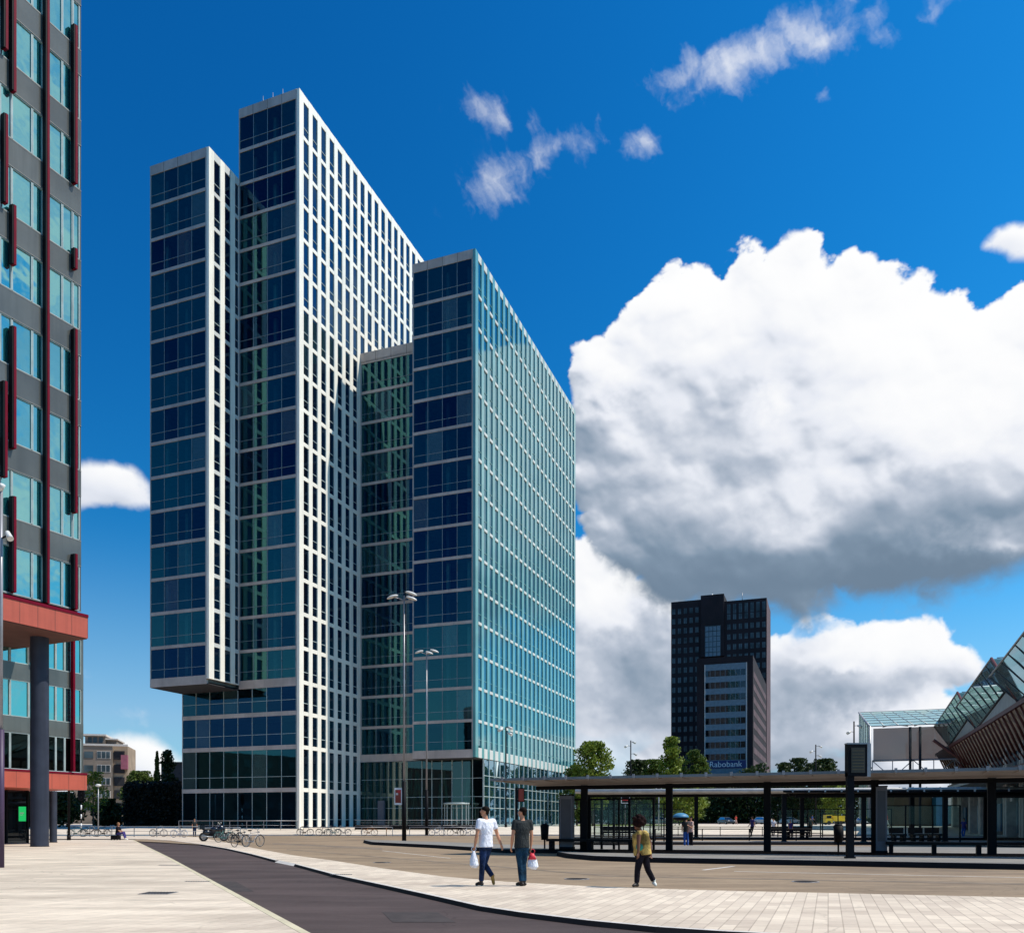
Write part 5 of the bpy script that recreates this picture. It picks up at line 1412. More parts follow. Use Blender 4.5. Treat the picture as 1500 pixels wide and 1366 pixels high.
def person(label, X, Y, z, J, face, look=None, skin='skin_a', hair='hair_dark', hairkind='short', top='shirt_white', legs='jeans', shoes=('shoe_dark', 'shoe_dark'), sleeve=.6,
           cw=.19, ww=.155, hw=.175, vox=.013, fine=True, group=None, scale=1):
    t = thing('person', label, 'person', (X, Y, z), 0, group)
    t.scale = (scale,) * 3
    V_ = {k: Vector(p) for k, p in J.items()}
    f = Vector((face[0], face[1], 0)).normalized(); side = Vector((-f.y, f.x, 0))   # side = to the person's left
    lk = Vector((look[0], look[1], look[2] if len(look) > 2 else 0)).normalized() if look else f
    pel, nk, hd = V_['pelvis'], V_['neck'], V_['head']
    sp = lambda q: pel.lerp(nk, q)
    g = MB()
    loft(g, [(sp(-.12), hw * .8, .10, side), (sp(.0), hw * .95, .115, side), (sp(.3), ww * .9, .10, side), (sp(.62), cw * .9, .115, side), (sp(.84), cw * .95, .10, side), (sp(.97), .07, .06, side)], skin)
    g.tube(sp(.93), hd + Vector((0, 0, -.03)), .058, skin, .052, n=12)
    # head: skull, face, jaw, nose, ears
    sd = lk.cross(Vector((0, 0, 1))).normalized(); T = Matrix((sd, lk, Vector((0, 0, 1)))).transposed()
    g.ell(hd + Vector((0, 0, .025)) - lk * .012, (.074, .094, .088), skin, T=T, nu=18, nv=12)
    g.ell(hd + lk * .022 + Vector((0, 0, -.045)), (.055, .066, .068), skin, T=T)
    g.tube(hd + lk * .085 + Vector((0, 0, .02)), hd + lk * .108 + Vector((0, 0, -.018)), .008, skin, .014, n=8)
    for s_ in (-1, 1): g.ell(hd + sd * s_ * .076 + Vector((0, 0, -.005)), (.010, .020, .030), skin, T=T, nu=8, nv=6)
    for S_ in 'LR':
        sh, el, wr = V_['sh' + S_], V_['el' + S_], V_['wr' + S_]
        limb(g, [sp(.86), sh], [.07, .056], skin); limb(g, [sh, sh.lerp(el, .5), el, el.lerp(wr, .35), wr], [.056, .050, .039, .040, .027], skin)
        d = (wr - el).normalized(); a = f.cross(d).normalized() if abs(f.dot(d)) < .95 else side
        thumb = f
        palm = wr + d * .055
        loft(g, [(wr - d * .01, .026, .020, f), (wr + d * .03, .040, .016, f), (wr + d * .085, .042, .015, f)], skin, n=10)
        if fine:
            for q, L_ in ((-.031, .062), (-.010, .074), (.011, .078), (.031, .068)):
                b0 = wr + d * .082 + f * q; cv = a * (.018 if S_ == 'R' else -.018)
                b1 = b0 + d * L_ * .5 + cv * .6; b2 = b0 + d * L_ * .85 + cv * 1.9
                g.path([b0, b1, b2], [.0095, .009, .0075], skin, n=6)
            b0 = wr + d * .03 + f * .036; g.path([b0, b0 + d * .035 + f * .022, b0 + d * .062 + f * .022], [.012, .010, .009], skin, n=6)
        hp, kn, an, to = V_['hip' + S_], V_['kn' + S_], V_['an' + S_], V_['to' + S_]
        limb(g, [hp, hp.lerp(kn, .5), kn, kn.lerp(an, .3), an], [.082, .070, .052, .050, .034], skin)
        limb(g, [an, an.lerp(to, .8)], [.036, .028], skin)
    fuse(g, 'body', t, vox)
    # top
    g = MB()
    loft(g, [(sp(-.08), hw * 1.06, .135, side), (sp(.15), hw * .99, .128, side), (sp(.4), ww * 1.08, .122, side), (sp(.65), cw * 1.02, .132, side), (sp(.86), cw * 1.02, .115, side), (sp(.955), .088, .078, side)], top)
    for S_ in 'LR':
        sh, el = V_['sh' + S_], V_['el' + S_]
        limb(g, [sp(.84), sh], [.085, .070], top)
        if sleeve > .05: g.tube(sh, sh.lerp(el, sleeve), .070, top, .066, n=14)
    fuse(g, 'shirt', t, vox, 3)
    g = MB()
    loft(g, [(sp(-.15), hw * .9, .12, side), (sp(-.02), hw * 1.0, .125, side), (sp(.10), hw * .93, .12, side)], legs)
    for S_ in 'LR':
        hp, kn, an = V_['hip' + S_], V_['kn' + S_], V_['an' + S_]
        limb(g, [hp, hp.lerp(kn, .5), kn, kn.lerp(an, .35)], [.094, .084, .068, .066], legs); g.tube(kn.lerp(an, .35), an + (kn - an) * .05, .066, legs, .058, n=14)
    fuse(g, 'trousers', t, vox, 3)
    for S_, sm_ in zip('LR', shoes):
        an, to = V_['an' + S_], V_['to' + S_]; d = (to - an)
        g = MB(); heel = an - Vector((d.x, d.y, 0)) * .22 + Vector((0, 0, -.045 if d.z > -.12 else -.01))
        limb(g, [heel, an.lerp(to, .5) + Vector((0, 0, -.01)), to], [.040, .042, .034], sm_); g.tube(an + Vector((0, 0, .05)), an, .046, sm_, .045, n=12)
        fuse(g, 'shoe', t, vox, 2)
    g = MB()
    if hairkind == 'short':
        g.ell(hd + Vector((0, 0, .050)) - lk * .026, (.084, .098, .080), hair, T=T, nu=18, nv=12); g.ell(hd - lk * .058 + Vector((0, 0, .0)), (.070, .050, .075), hair, T=T)
        fuse(g, 'hair', t, .010, 2)
    elif hairkind == 'afro':
        rr = random.Random(4)
        g.ell(hd + Vector((0, 0, .05)) - lk * .035, (.150, .150, .135), hair, T=T, nu=18, nv=12)
        for i in range(46):
            q = Vector((rr.gauss(0, 1), rr.gauss(0, 1), rr.gauss(.3, .8))).normalized(); q = Vector((q.x, q.y, max(q.z, -.5)))
            if q.dot(lk) > .72 and q.z < .35: continue
            g.ell(hd + Vector((0, 0, .05)) - lk * .03 + q * .135, (.042,) * 3, hair, nu=8, nv=5)
        fuse(g, 'hair', t, .012, 1)
    else:
        g.ell(hd + Vector((0, 0, .035)) - lk * .03, (.092, .105, .10), hair, T=T); loft(g, [(hd - lk * .05, .08, .06, sd), (hd - lk * .07 + Vector((0, 0, -.2)), .08, .04, sd)], hair)
        fuse(g, 'hair', t, .014, 2)
    # eyes, brows and mouth
    if fine:
        g = MB()
        for s_ in (-1, 1): g.ell(hd + lk * .078 + sd * s_ * .030 + Vector((0, 0, .015)), (.011, .008, .007), 'signwhite', T=T, nu=8, nv=6)
        for s_ in (-1, 1): g.ell(hd + lk * .084 + sd * s_ * .030 + Vector((0, 0, .015)), (.005, .004, .005), 'shoe_dark', T=T, nu=6, nv=5)
        g.ell(hd + lk * .086 + Vector((0, 0, -.055)), (.022, .006, .006), 'bag_red', T=T, nu=8, nv=5)
        g.build('face_detail', t)
    return t
Yp = CH * F / (1297 - HY)
m1 = person('man in white T-shirt, dark jeans and tan boots walking away', gx(713, Yp), Yp, 0,
    dict(head=(-.05, .0, 1.69), neck=(-.02, 0, 1.535), shL=(-.165, -.13, 1.47), shR=(.145, .13, 1.47), elL=(-.215, -.17, 1.17), wrL=(-.265, -.12, .92), elR=(.235, .17, 1.18), wrR=(.325, .10, .94),
         pelvis=(-.02, 0, .93), hipL=(-.075, -.06, .88), hipR=(.035, .06, .88), knL=(-.10, -.05, .49), anL=(-.125, -.03, .10), toL=(-.235, .05, .04), knR=(-.06, .10, .50), anR=(.13, .10, .21), toR=(.155, .13, .045)),
    (-.62, .78), look=(-.97, .15), shoes=('shoe_dark', 'boot_tan'), vox=.012)
m2 = person('man in a dark grey T-shirt and blue jeans walking away beside the man in white', gx(765, Yp), Yp, 0,
    dict(head=(-.005, 0, 1.67), neck=(.0, 0, 1.515), shL=(-.165, -.05, 1.45), shR=(.175, .05, 1.45), elL=(-.215, -.09, 1.15), wrL=(-.245, -.01, .90), elR=(.215, .07, 1.15), wrR=(.20, .09, .90),
         pelvis=(-.01, 0, .92), hipL=(-.085, -.03, .87), hipR=(.065, .03, .87), knL=(-.05, .03, .49), anL=(-.015, -.02, .09), toL=(-.12, .08, .04), knR=(.03, .06, .49), anR=(.045, .05, .09), toR=(-.04, .17, .04)),
    (-.35, .94), look=(-.85, .45), top='shirt_grey', legs='jeans_b', vox=.012, cw=.195)
Yw = CH * F / (1298.5 - HY)
w1 = person('woman with round afro hair in a yellow sleeveless top and black trousers walking left', gx(943, Yw), Yw, 0,
    dict(head=(-.135, -.03, 1.405), neck=(-.085, 0, 1.27), shL=(-.13, -.15, 1.20), shR=(.05, .14, 1.20), elL=(-.15, -.22, .97), wrL=(-.16, -.26, .78), elR=(.17, .16, .98), wrR=(.165, .06, .76),
         pelvis=(-.03, 0, .76), hipL=(-.085, -.05, .70), hipR=(.035, .05, .70), knL=(-.15, -.06, .38), anL=(-.165, -.05, .09), toL=(-.25, -.12, .04), knR=(.10, .05, .385), anR=(.235, .06, .13), toR=(.265, .0, .045)),
    (-.72, -.69), look=(-.85, -.5, -.35), skin='skin_b', hair='hair_afro', hairkind='afro', top='top_yellow', legs='cloth_black', shoes=('shoe_dark', 'shoe_white'), sleeve=0, cw=.215, ww=.215, hw=.225, vox=.012)
g = MB(); T = Matrix.Rotation(math.atan2(-.9, -.35), 3, 'Z'); g.ell((-.115, -.125, .90), (.03, .085, .085), 'print_teal', T=T); g.build('shirt_print', w1)
def bag(x, Y, z, label, red=False, w_=.17, h=.36):
    t = thing('carrier_bag', label, 'bag', (x, Y, z), 0, 'plastic carrier bags')
    g = MB(); rr = random.Random(5)
    loft(g, [((0, 0, h), .025, .02, (1, 0, 0)), ((0, 0, h * .85), w_ * .42, .04, (1, 0, 0)), ((0, 0, h * .5), w_ * .8, .07, (1, .2, 0)), ((.01, 0, h * .15), w_ * .9, .085, (1, .1, 0)), ((0, 0, 0), w_ * .55, .05, (1, 0, 0))], 'bag_white', n=14)
    fuse(g, 'sack', t, .012, 1)
    g = MB(); g.torus((0, 0, h + .045), .05, .008, 'bag_red' if red else 'bag_white'); g.build('handle', t)
    if red: g = MB(); loft(g, [((-.01, -.01, h + .0), .04, .035, (1, 0, 0)), ((-.01, -.01, h * .62), w_ * .72, .075, (1, 0, 0))], 'bag_red'); g.build('print', t)
    return t
bag(gx(713, Yp) - .29, Yp - .12, .42, 'white plastic bag hanging from the left hand of the man in white', w_=.115, h=.38)
bag(gx(765, Yp) + .235, Yp + .10, .38, 'white plastic bag with red top hanging from the right hand of the man in grey', red=True, w_=.145)
# a relaxed standing pose and a walking pose for the people farther off
STAND = dict(head=(0, 0, 1.66), neck=(0, 0, 1.50), shL=(-.17, 0, 1.43), shR=(.17, 0, 1.43), elL=(-.23, 0, 1.12), wrL=(-.22, -.06, .88), elR=(.23, 0, 1.12), wrR=(.22, -.06, .88), pelvis=(0, 0, .92), hipL=(-.085, 0, .87), hipR=(.085, 0, .87),
             knL=(-.09, .0, .48), anL=(-.09, .02, .09), toL=(-.10, -.13, .04), knR=(.09, 0, .48), anR=(.09, .02, .09), toR=(.10, -.13, .04))
WALK = dict(STAND, knL=(-.12, -.12, .50), anL=(-.09, .03, .12), knR=(.10, -.12, .50), anR=(.10, -.30, .09), toR=(.10, -.44, .05), toL=(-.09, -.1, .04), wrL=(-.22, -.25, .92), wrR=(.22, .12, .90))
def pose(P, rz): 
    c, s = math.cos(rz), math.sin(rz); return {k: (p[0] * c - p[1] * s, p[0] * s + p[1] * c, p[2]) for k, p in P.items()}
def bystander(label, px, Y, P, rz, z=None, **k):
    z = gz(Y) if z is None else z
    return person(label, gx(px, Y), Y, z, pose(P, rz), (math.sin(rz), -math.cos(rz)), fine=False, vox=.02, **k)
bystander('person in pale pink top and black trousers beside the blue umbrella', 1012, 47.5, dict(STAND, wrR=(.16, -.26, 1.24), elR=(.23, -.08, 1.12)), R(-70), z=0, top='cloth_pink', legs='cloth_black')
bystander('person in bright blue jeans standing directly behind the one in pink', 1005, 48.6, STAND, R(180), z=0, top='shirt_grey', legs='cloth_blue')
t = thing('umbrella', 'flat blue umbrella with dark underside held over the platform left of the pink top', 'umbrella', (gx(997, 47.3), 47.3, 1.62))
g = MB()
def dome(q): return Vector((q.x, q.y, max(q.z, 0)))
g.ell((0, 0, .08), (.47, .47, .26), 'umbrella_blue', fn=dome, nu=16); g.build('canopy', t)
g = MB(); g.ell((0, 0, .075), (.46, .46, -.18), 'metal_dark', fn=dome, nu=16); g.build('underside', t)
g = MB(); g.tube((0, 0, .3), (.28, .1, -.42), .012, 'metal_dark', n=6); g.build('shaft', t)
bystander('dark dressed person walking on the far platform between shelter columns', 1102, 72.5, WALK, R(-60), z=.17, top='cloth_violet', legs='cloth_black', hairkind='long')
bystander('short dark figure by the middle bench of the silver-roofed shelter', 1158, 68.4, STAND, R(10), z=.17, top='cloth_violet', legs='cloth_black', scale=.8)
bystander('dark figure standing at the right end of the far bench', 1187, 71.0, STAND, R(200), z=.17, top='shirt_grey', legs='cloth_black')
bystander('person in a red top and pale trousers on the sunny terrace under the raised hall', 1299, 112, WALK, R(60), top='cloth_red', legs='cap')
bystander('person in white walking beside the far pavement right of the third column', 1133, 82, WALK, R(-30), z=0, top='shirt_white', legs='cloth_black')
bystander('small distant person in a red top near the parked dark car', 1078, 165, WALK, R(20), top='cloth_red', legs='cloth_pink')
bystander('small distant person in blue near the yellow truck', 1190, 150, WALK, R(90), top='cloth_blue', legs='cloth_black')
bystander('person in dark clothes with blue bags in the shade of the station', 1412, 75, WALK, R(-50), z=.0, top='cloth_violet', legs='cloth_blue')
bystander('person among the bicycles beside the tan apartment block', 285, 83, STAND, R(40), z=0, top='shirt_grey', legs='jeans')
# sitting woman at the end of the left plaza
SIT = dict(head=(.04, .0, 1.14), neck=(.02, 0, .99), shL=(-.02, .16, .92), shR=(.02, -.17, .92), elL=(.12, .2, .68), wrL=(.3, .12, .58), elR=(.14, -.22, .68), wrR=(.32, -.12, .58), pelvis=(-.05, 0, .45), hipL=(-.02, .09, .42), hipR=(-.02, -.09, .42),
           knL=(.38, .12, .55), anL=(.50, .12, .12), toL=(.64, .12, .04), knR=(.40, -.12, .53), anR=(.56, -.12, .11), toR=(.72, -.12, .04))
person('auburn haired woman in black jacket and violet jeans sitting by the left plaza', gx(173, 67.5), 67.5, 0, SIT, (.9, -.2), hair='hair_blond', hairkind='long', top='cloth_black', legs='cloth_violet', shoes=('shoe_white', 'shoe_white'), fine=False, vox=.02, sleeve=.9, scale=1.12)
t = thing('seat_block', 'small dark block used as a seat under the woman in violet jeans', 'seat', (gx(171, 67.5), 67.5, 0))
g = MB(); g.box(-.35, .2, -.3, .3, .06, .38, 'metal_dark'); g.build('seat', t)
g = MB()
for a in (-.3, .15):
    for b in (-.25, .25): g.box(a - .03, a + .03, b - .03, b + .03, 0, .06, 'metal_dark')
g.build('foot', t)

# ------------------------------------------------------------------ bicycles
def bicycle(label, X, Y, rz, frame='metal_dark', wheel='tyre', z=None):
    z = gz(Y) if z is None else z
    t = thing('bicycle', label, 'bicycle', (X, Y, z), rz, 'parked bicycles')
    for x_ in (-.53, .53):
        g = MB(); g.torus((x_, 0, .35), .33, .019, wheel, 'y', n=28, k=6); w_ = g.build('wheel', t)
        g = MB(); g.torus((x_, 0, .35), .305, .008, 'steel', 'y', n=28, k=5)
        for i in range(9): a = i * math.pi / 9; g.tube((x_ - .3 * math.cos(a), 0, .35 - .3 * math.sin(a)), (x_ + .3 * math.cos(a), 0, .35 + .3 * math.sin(a)), .0028, 'steel', n=4)
        g.build('rim', w_)
        g = MB()
        for i in range(9):
            a0 = R(20 + i * 16); a1 = R(36 + i * 16); g.tube((x_ + .375 * math.cos(a0), 0, .35 + .375 * math.sin(a0)), (x_ + .375 * math.cos(a1), 0, .35 + .375 * math.sin(a1)), .016, frame, n=5)
        g.build('mudguard', t)
    g = MB(); bb = (-.08, 0, .30); st = (-.2, 0, .80); hd_ = (.36, 0, .84); ra = (-.53, 0, .35); fa = (.53, 0, .35)
    for a, b in ((bb, st), (bb, (.38, 0, .70)), (st, hd_), (ra, bb), (ra, (-.19, 0, .74))): g.tube(a, b, .019, frame, n=7)
    g.box(-.3, .1, .02, .05, .26, .38, frame); g.box(-.75, -.35, -.06, .06, .73, .75, frame); g.tube((-.70, .06, .73), ra, .008, frame, n=5); g.tube((-.70, -.06, .73), ra, .008, frame, n=5); g.build('frame', t)
    g = MB(); g.tube(hd_, fa, .017, frame, n=7); g.tube(hd_, (.33, 0, 1.0), .015, 'steel', n=7); g.build('fork', t)
    g = MB(); g.path([(.15, -.28, 1.02), (.30, -.24, 1.05), (.36, 0, 1.02), (.30, .24, 1.05), (.15, .28, 1.02)], .013, 'steel', n=6); g.tube((.42, 0, .86), (.47, 0, .86), .045, 'steel', n=8); g.build('handlebar', t)
    g = MB(); g.tube(st, (-.225, 0, .93), .013, 'steel', n=6); g.ell((-.25, 0, .96), (.15, .085, .04), 'wood_dark'); g.build('saddle', t)
    return t
M['tyre'] = mat('rubber', (.02, .02, .02), .8)
M['bike_white'] = mat('white enamel', (.6, .6, .62), .3)
M['bike_teal'] = mat('teal enamel', (.05, .16, .15), .3)
M['bike_rust'] = mat('orange enamel', (.35, .13, .03), .4)
X, Y = gp(357, 1240); bicycle('black bicycle leaning at the rack nearest the camera, seen almost end-on', X - .2, Y, R(72), z=0)
bicycle('grey bicycle standing right against the end-on black one', X + .45, Y + .3, R(60), 'metal', z=0)
X, Y = gp(343, 1233); bicycle('dark bicycle between the motorcycle and the end-on pair', X, Y, R(65), z=0)
bicycle('bicycle with handlebars turned, next to the motorcycle', gx(330, 60), 60, R(50), 'bike_teal', z=0)
bicycle('white bicycle lying low before the rail with a bright pale front wheel', gx(262, 78), 78, R(170), 'bike_white', 'bike_white', z=0)
for i, (px, Y, a, fr, lb) in enumerate(((447, 88.0, 5, 'metal_dark', 'small dark bicycle parked before the first white pier'), (475, 87.6, 12, 'metal_dark', 'dark bicycle parked before the third white pier'), (487, 88.2, -160, 'bike_teal', 'teal bicycle tangled in the middle of the row before the white piers'),
        (503, 87.5, 170, 'metal', 'grey bicycle at the right of the row before the white piers'), (541, 87.6, 4, 'bike_rust', 'orange-barred bicycle alone between the piers and the bus sign'), (566, 87.8, 100, 'bike_rust', 'rusty bicycle seen end-on just left of the bus sign'),
        (640, 87.6, 0, 'bike_white', 'white bicycle just right of the second street lamp'), (667, 87.4, 185, 'metal_dark', 'black bicycle in front of the lobby rail'), (686, 87.9, 12, 'bike_white', 'pale bicycle near the shoulder of the man in white'))):
    bicycle(lb, gx(px, Y), Y, R(a), fr, z=0)
for px, a, fr, lb in ((131, 8, 'metal_dark', 'dark bicycle at the rail nearest the striped post'), (150, 170, 'metal_dark', 'dark bicycle at the rail just left of the sitting woman'), (112, 10, 'bike_teal', 'bicycle at the rail right of the small rear column'), (232, 3, 'metal', 'grey bicycle behind the rail before the black hedge')):
    bicycle(lb, gx(px, 82.5), 82.5, R(a), fr, z=0)
# motorcycle
X, Y = gp(313, 1231.5)
t = thing('motorcycle', 'black motorcycle with windscreen parked on the footpath left of the bicycles', 'motorcycle', (X, Y, 0), R(35))
t.scale = (1.08,) * 3
for x_ in (-.68, .70):
    g = MB(); g.torus((x_, 0, .31), .25, .065, 'tyre', 'y', n=26, k=9); w_ = g.build('wheel', t); g = MB(); g.tube((x_, -.04, .31), (x_, .04, .31), .18, 'metal', n=16); g.build('rim', w_)
g = MB(); g.ell((.05, 0, .52), (.50, .22, .30), 'metal_dark'); g.ell((.12, 0, .82), (.36, .19, .19), 'moto'); g.ell((.50, 0, .80), (.30, .26, .36), 'moto'); g.ell((-.45, 0, .62), (.30, .2, .2), 'moto'); g.box(-.5, .1, -.09, .09, .42, .55, 'metal_dark'); g.build('body', t)
g = MB(); g.ell((-.38, 0, .80), (.40, .14, .07), 'wood_dark'); g.build('seat', t)
g = MB(); g.box(-1.0, -.66, -.2, .2, .82, 1.12, 'moto'); g.build('top_case', t)
g = MB(); g.quad([(.52, -.16, 1.0), (.52, .16, 1.0), (.34, .13, 1.30), (.34, -.13, 1.30)], 'g_clear'); g.build('windscreen', t)
g = MB(); g.tube((.66, 0, .84), (.72, 0, .83), .09, 'lampw', n=14); g.build('headlight', t)
g = MB(); g.path([(.2, -.36, 1.04), (.38, -.2, 1.08), (.42, 0, 1.05), (.38, .2, 1.08), (.2, .36, 1.04)], .016, 'metal', n=6); g.build('handlebar', t)
for s_ in (-1, 1): g = MB(); g.tube((.36, s_ * .25, 1.08), (.4, s_ * .33, 1.26), .008, 'metal', n=5); g.ell((.4, s_ * .34, 1.28), (.03, .07, .05), 'lampw'); g.build('mirror', t)
g = MB(); g.tube((.70, .08, .31), (.42, .07, .95), .025, 'steel', n=7); g.tube((.70, -.08, .31), (.42, -.07, .95), .025, 'steel', n=7); g.tube((-.85, -.14, .36), (-.1, -.14, .3), .05, 'steel', n=9); g.build('fork', t)

# ------------------------------------------------------------------ cars
def car(label, px, Y, rz, col, name='parked_car', L=4.2, H=1.45):
    M['paint_' + str(px)] = mat('car paint ' + str(px), col, .3, 0, .03, 1, .5, coat=.8); pm_ = 'paint_' + str(px)
    t = thing(name, label, 'car', (gx(px, Y), Y, gz(Y)), rz, 'cars beyond the bus station')
    h = L / 2; w_ = .88
    prof = [(-h, .32), (-h, .78), (-h + .2, .92), (-h + .95, .97), (h - 1.15, .95), (h - .25, .78), (h, .62), (h, .32)]
    g = MB(); n = len(prof)
    for s_ in (-1, 1):
        pts = [(x_, s_ * (w_ - (.06 if z_ > .85 else 0)), z_) for x_, z_ in prof]; g.quad(pts if s_ < 0 else pts[::-1], pm_)
    for i in range(n):
        a, b = prof[i], prof[(i + 1) % n]; wa = w_ - (.06 if a[1] > .85 else 0); wb = w_ - (.06 if b[1] > .85 else 0)
        g.quad([(a[0], -wa, a[1]), (a[0], wa, a[1]), (b[0], wb, b[1]), (b[0], -wb, b[1])], pm_)
    g.box(-h + .75, h - 1.95, -.62, .62, H - .07, H, pm_)
    for s_ in (-1, 1):
        for (xa, xb) in ((-h + .35, -h + .75), (h - 1.2, h - 1.95)): g.tube((xa, s_ * .76, .95), (xb, s_ * .6, H - .03), .035, pm_, n=5)
    g.build('body', t)
    g = MB(); c0 = [(-h + .35, .95, .77), (-h + .75, H - .05, .6), (h - 1.95, H - .05, .6), (h - 1.2, .95, .77)]
    for s_ in (-1, 1): q = [(a, s_ * c, b) for a, b, c in c0]; g.quad(q if s_ < 0 else q[::-1], 'g_dark')
    g.quad([(c0[0][0], -.77, .95), (c0[0][0], .77, .95), (c0[1][0], .6, H - .05), (c0[1][0], -.6, H - .05)], 'g_dark'); g.quad([(c0[3][0], -.77, .95), (c0[3][0], .77, .95), (c0[2][0], .6, H - .05), (c0[2][0], -.6, H - .05)], 'g_dark'); g.build('window', t)
    for x_ in (-h + .75, h - .8):
        for s_ in (-1, 1):
            g = MB(); g.tube((x_, s_ * .70, .32), (x_, s_ * .90, .32), .32, 'tyre', n=18); wo = g.build('wheel', t); g = MB(); g.tube((x_, s_ * .9, .32), (x_, s_ * .915, .32), .2, 'steel', n=12); g.build('rim', wo)
    for s_ in (-1, 1): g = MB(); g.ell((h - .04, s_ * .62, .68), (.06, .17, .08), 'lampw'); g.build('headlight', t)
    for s_ in (-1, 1): g = MB(); g.box(-h - .01, -h + .03, s_ * .62 - .12, s_ * .62 + .12, .66, .80, 'signred'); g.build('tail_light', t)
    return t
car('dark car parked end-on beneath the blue banded office block', 1064, 168, R(-75), (.02, .025, .03))
car('pale silver car right of the dark one, by the white pillar', 1119, 165, R(-60), (.35, .42, .46))
car('white car behind the middle columns on the sunny terrace', 1158, 175, R(10), (.6, .6, .6))
car('small light car far right between the bus board mast and the narrow grey display', 1268, 178, R(20), (.5, .52, .55))
car('dark grey car under the trees left of centre', 905, 150, R(5), (.05, .06, .07))
car('silver car under the low trees beside the afro haired woman', 968, 152, R(-10), (.35, .36, .38))
# yellow truck
Y = 150.0
t = thing('yellow_truck', 'small bright yellow truck on the sunny terrace behind the shelters', 'truck', (gx(1207, Y), Y, gz(Y)), R(0))
M['yellow'] = mat('yellow paint', (.75, .52, .02), .4)
g = MB(); g.box(0, 1.3, -.8, .8, .4, 1.1, 'yellow'); g.box(.1, 1.15, -.75, .75, 1.1, 1.75, 'yellow'); g.build('cab', t)
g = MB(); g.box(1.35, 3.4, -.85, .85, .65, 1.6, 'yellow'); g.build('load_bed', t)
g = MB(); g.box(.2, 1.05, -.77, -.752, 1.15, 1.6, 'g_dark'); g.build('window', t)
for x_ in (.6, 2.7):
    for s_ in (-1, 1): g = MB(); g.tube((x_, s_ * .7, .35), (x_, s_ * .87, .35), .35, 'tyre', n=16); g.build('wheel', t)

# repair patches and dark tyre tracks on the roadway, manhole covers
M['patch'] = mat('asphalt patch', (.05, .038, .036), .9, 0, .2, 4)
M['patch_b'] = mat('brick wear', (.20, .15, .105), .85, 0, .25, 1.2)
def sheet(pts, z, m_, name, label_kind='structure'):
    g = MB(); g.quad([(*gp(x, y, z), z) for x, y in pts], m_); o = g.build(name); o['kind'] = 'structure'
sheet([(300, 1290), (345, 1290), (372, 1305), (318, 1305)], -.071, 'patch', 'repair_patch')
sheet([(560, 1335), (640, 1335), (668, 1350), (575, 1350)], -.071, 'patch', 'repair_patch')
for (xa, ya, xb, yb, w_) in ((420, 1243, 900, 1282, 1.6), (900, 1282, 1500, 1293, 1.8), (400, 1234, 560, 1241, 3)):
    sheet([(xa, ya), (xb, yb), (xb, yb + w_), (xa, ya + w_ * .6)], -.0105, 'patch_b', 'tyre_track')
for (px, py) in ((845, 1286), (1180, 1290), (560, 1262)):
    X, Y = gp(px, py); g = MB(); g.tube((0, 0, -.012), (0, 0, -.005), .33, 'metal', n=24); g.tube((0, 0, -.005), (0, 0, -.003), .28, 'kerb', n=24)
    o = g.build('manhole_cover', None, (X, Y, 0)); tag(o, {845: 'round manhole cover in the tan road left of the walking woman', 1180: 'round manhole cover in the tan road under the bus board mast', 560: 'round manhole cover in the tan road below the tallest street lamp'}[px], 'manhole cover')
# ------------------------------------------------------------------ sky with clouds
SUN_EL = R(55.5)
sun_dir = Vector((.9967 * math.cos(SUN_EL), -.081 * math.cos(SUN_EL), math.sin(SUN_EL)))
sun_rot = math.atan2(sun_dir.x, sun_dir.y)
w = bpy.data.worlds.new('World'); S.world = w; w.use_nodes = True
w.node_tree.nodes.clear(); t = NT(w.node_tree)
out = t.n('ShaderNodeOutputWorld'); bg = t.n('ShaderNodeBackground'); bg.inputs[1].default_value = SKY_STR
t.l(bg.outputs[0], out.inputs[0])
sky = t.n('ShaderNodeTexSky', sky_type='NISHITA'); sky.sun_disc = False
sky.sun_elevation = SUN_EL; sky.sun_rotation = sun_rot; sky.air_density = 1.0; sky.dust_density = .4; sky.ozone_density = 3.0; sky.altitude = 300
_im = cloud_rgba()
img = bpy.data.images.new('cloud_map', NW, NH, alpha=True, float_buffer=True)
img.alpha_mode = 'CHANNEL_PACKED'
img.pixels.foreach_set(np.ascontiguousarray(_im, dtype=np.float32).ravel()); img.update(); img.pack()
tc = t.n('ShaderNodeTexCoord')
sep = t.n('ShaderNodeSeparateXYZ'); t.l(tc.outputs['Generated'], sep.inputs[0])
x, y, z = (E(t, sep.outputs[i]) for i in range(3))
az = t.m('ARCTAN2', x, y)                                    # bearing
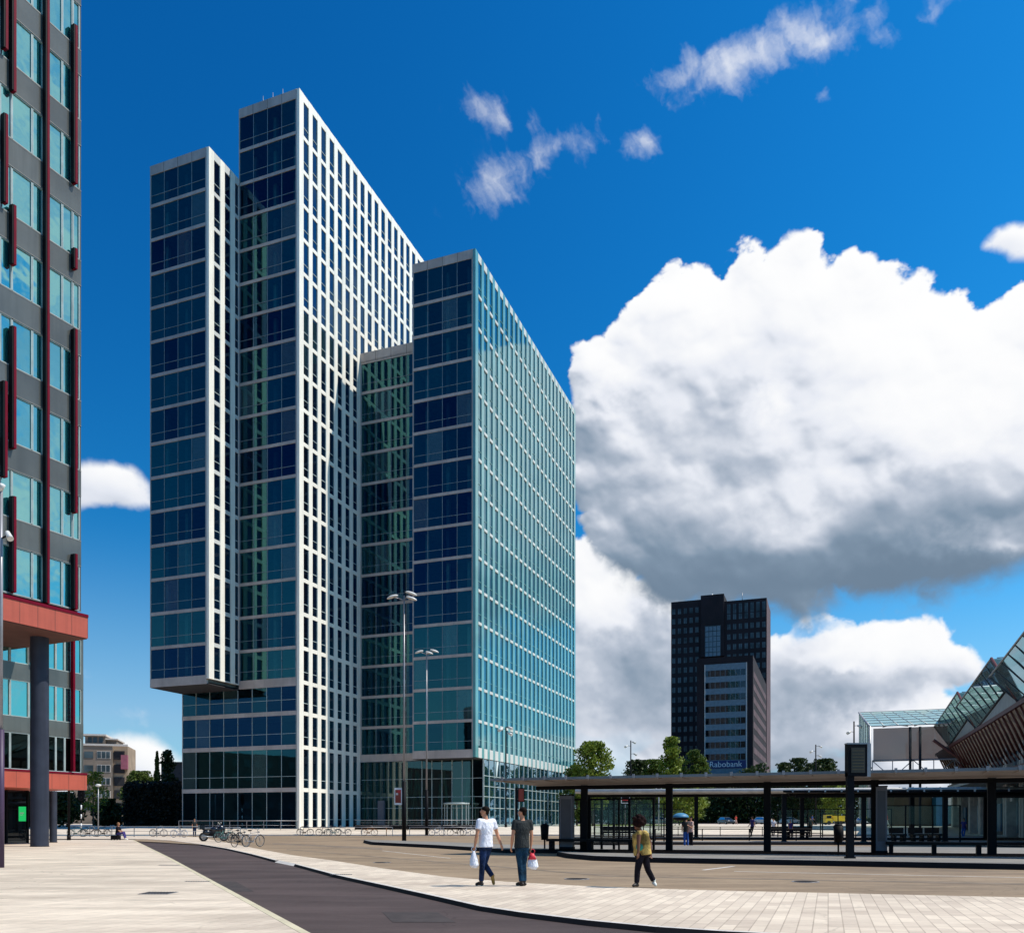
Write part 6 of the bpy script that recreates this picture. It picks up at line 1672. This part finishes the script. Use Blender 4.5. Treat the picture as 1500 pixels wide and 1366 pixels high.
hh = z / t.m('MAXIMUM', t.m('SQRT', x * x + y * y), .05)     # tangent of the elevation
tx = t.n('ShaderNodeTexImage'); tx.image = img; tx.extension = 'CLIP'; tx.interpolation = 'Linear'
t.put(tx.inputs[0], t.xyz((az - A0) * (1 / (A1 - A0)), (hh - H0) * (1 / (H1 - H0)), 0.0))
k = 1.0 / SKY_STR * CLOUD
cl = t.mix(1.0, tx.outputs[0], (k, k, k), 'MULTIPLY')
ss_ = t.n('ShaderNodeSeparateXYZ'); t.l(sky.outputs[0], ss_.inputs[0])
_r, _g, _b = (E(t, ss_.outputs[i]) for i in range(3))
gl_ = t.ss(az, -.5, .9) * .36 + .97
skyc = t.xyz(t.m('POWER', t.m('MINIMUM', _r, 3.2), 3.1) * .055, t.m('POWER', _g, 1.23) * .86 * gl_, t.m('POWER', _b, .85) * 2.0 * gl_)
hz = t.ss(hh, .34, -.02) * .62
q_ = 1.0 / SKY_STR
skyc = t.mix(hz, skyc, (.33 * q_, .50 * q_, .66 * q_))
t.l(t.mix(tx.outputs[1], skyc, cl), bg.inputs[0])
w.cycles.sampling_method = 'MANUAL'; w.cycles.sample_map_resolution = 512
sl = bpy.data.lights.new('sun', 'SUN'); sl.energy = SUN_E; sl.angle = R(.5); sl.color = (1.0, .94, .84)
so = bpy.data.objects.new('sun', sl); COL.objects.link(so); so.rotation_euler = (-sun_dir).to_track_quat('-Z', 'Y').to_euler()
# ------------------------------------------------------------------ camera
cd = bpy.data.cameras.new('camera'); cam = bpy.data.objects.new('camera', cd); COL.objects.link(cam)
cam.location = (0, 0, CH); cam.rotation_euler = (R(90), 0, 0)
cd.sensor_fit = 'HORIZONTAL'; cd.sensor_width = 36; cd.lens = 36 * F / 1500; cd.shift_y = (HY - 683) / 1500
cd.clip_end = 6000; cd.clip_start = .1
S.camera = cam
S.render.engine = 'CYCLES'
S.view_settings.view_transform = 'Standard'; S.view_settings.look = 'None'; S.view_settings.exposure = EXPO; S.view_settings.gamma = 1
S.cycles.max_bounces = 8; S.cycles.transparent_max_bounces = 12
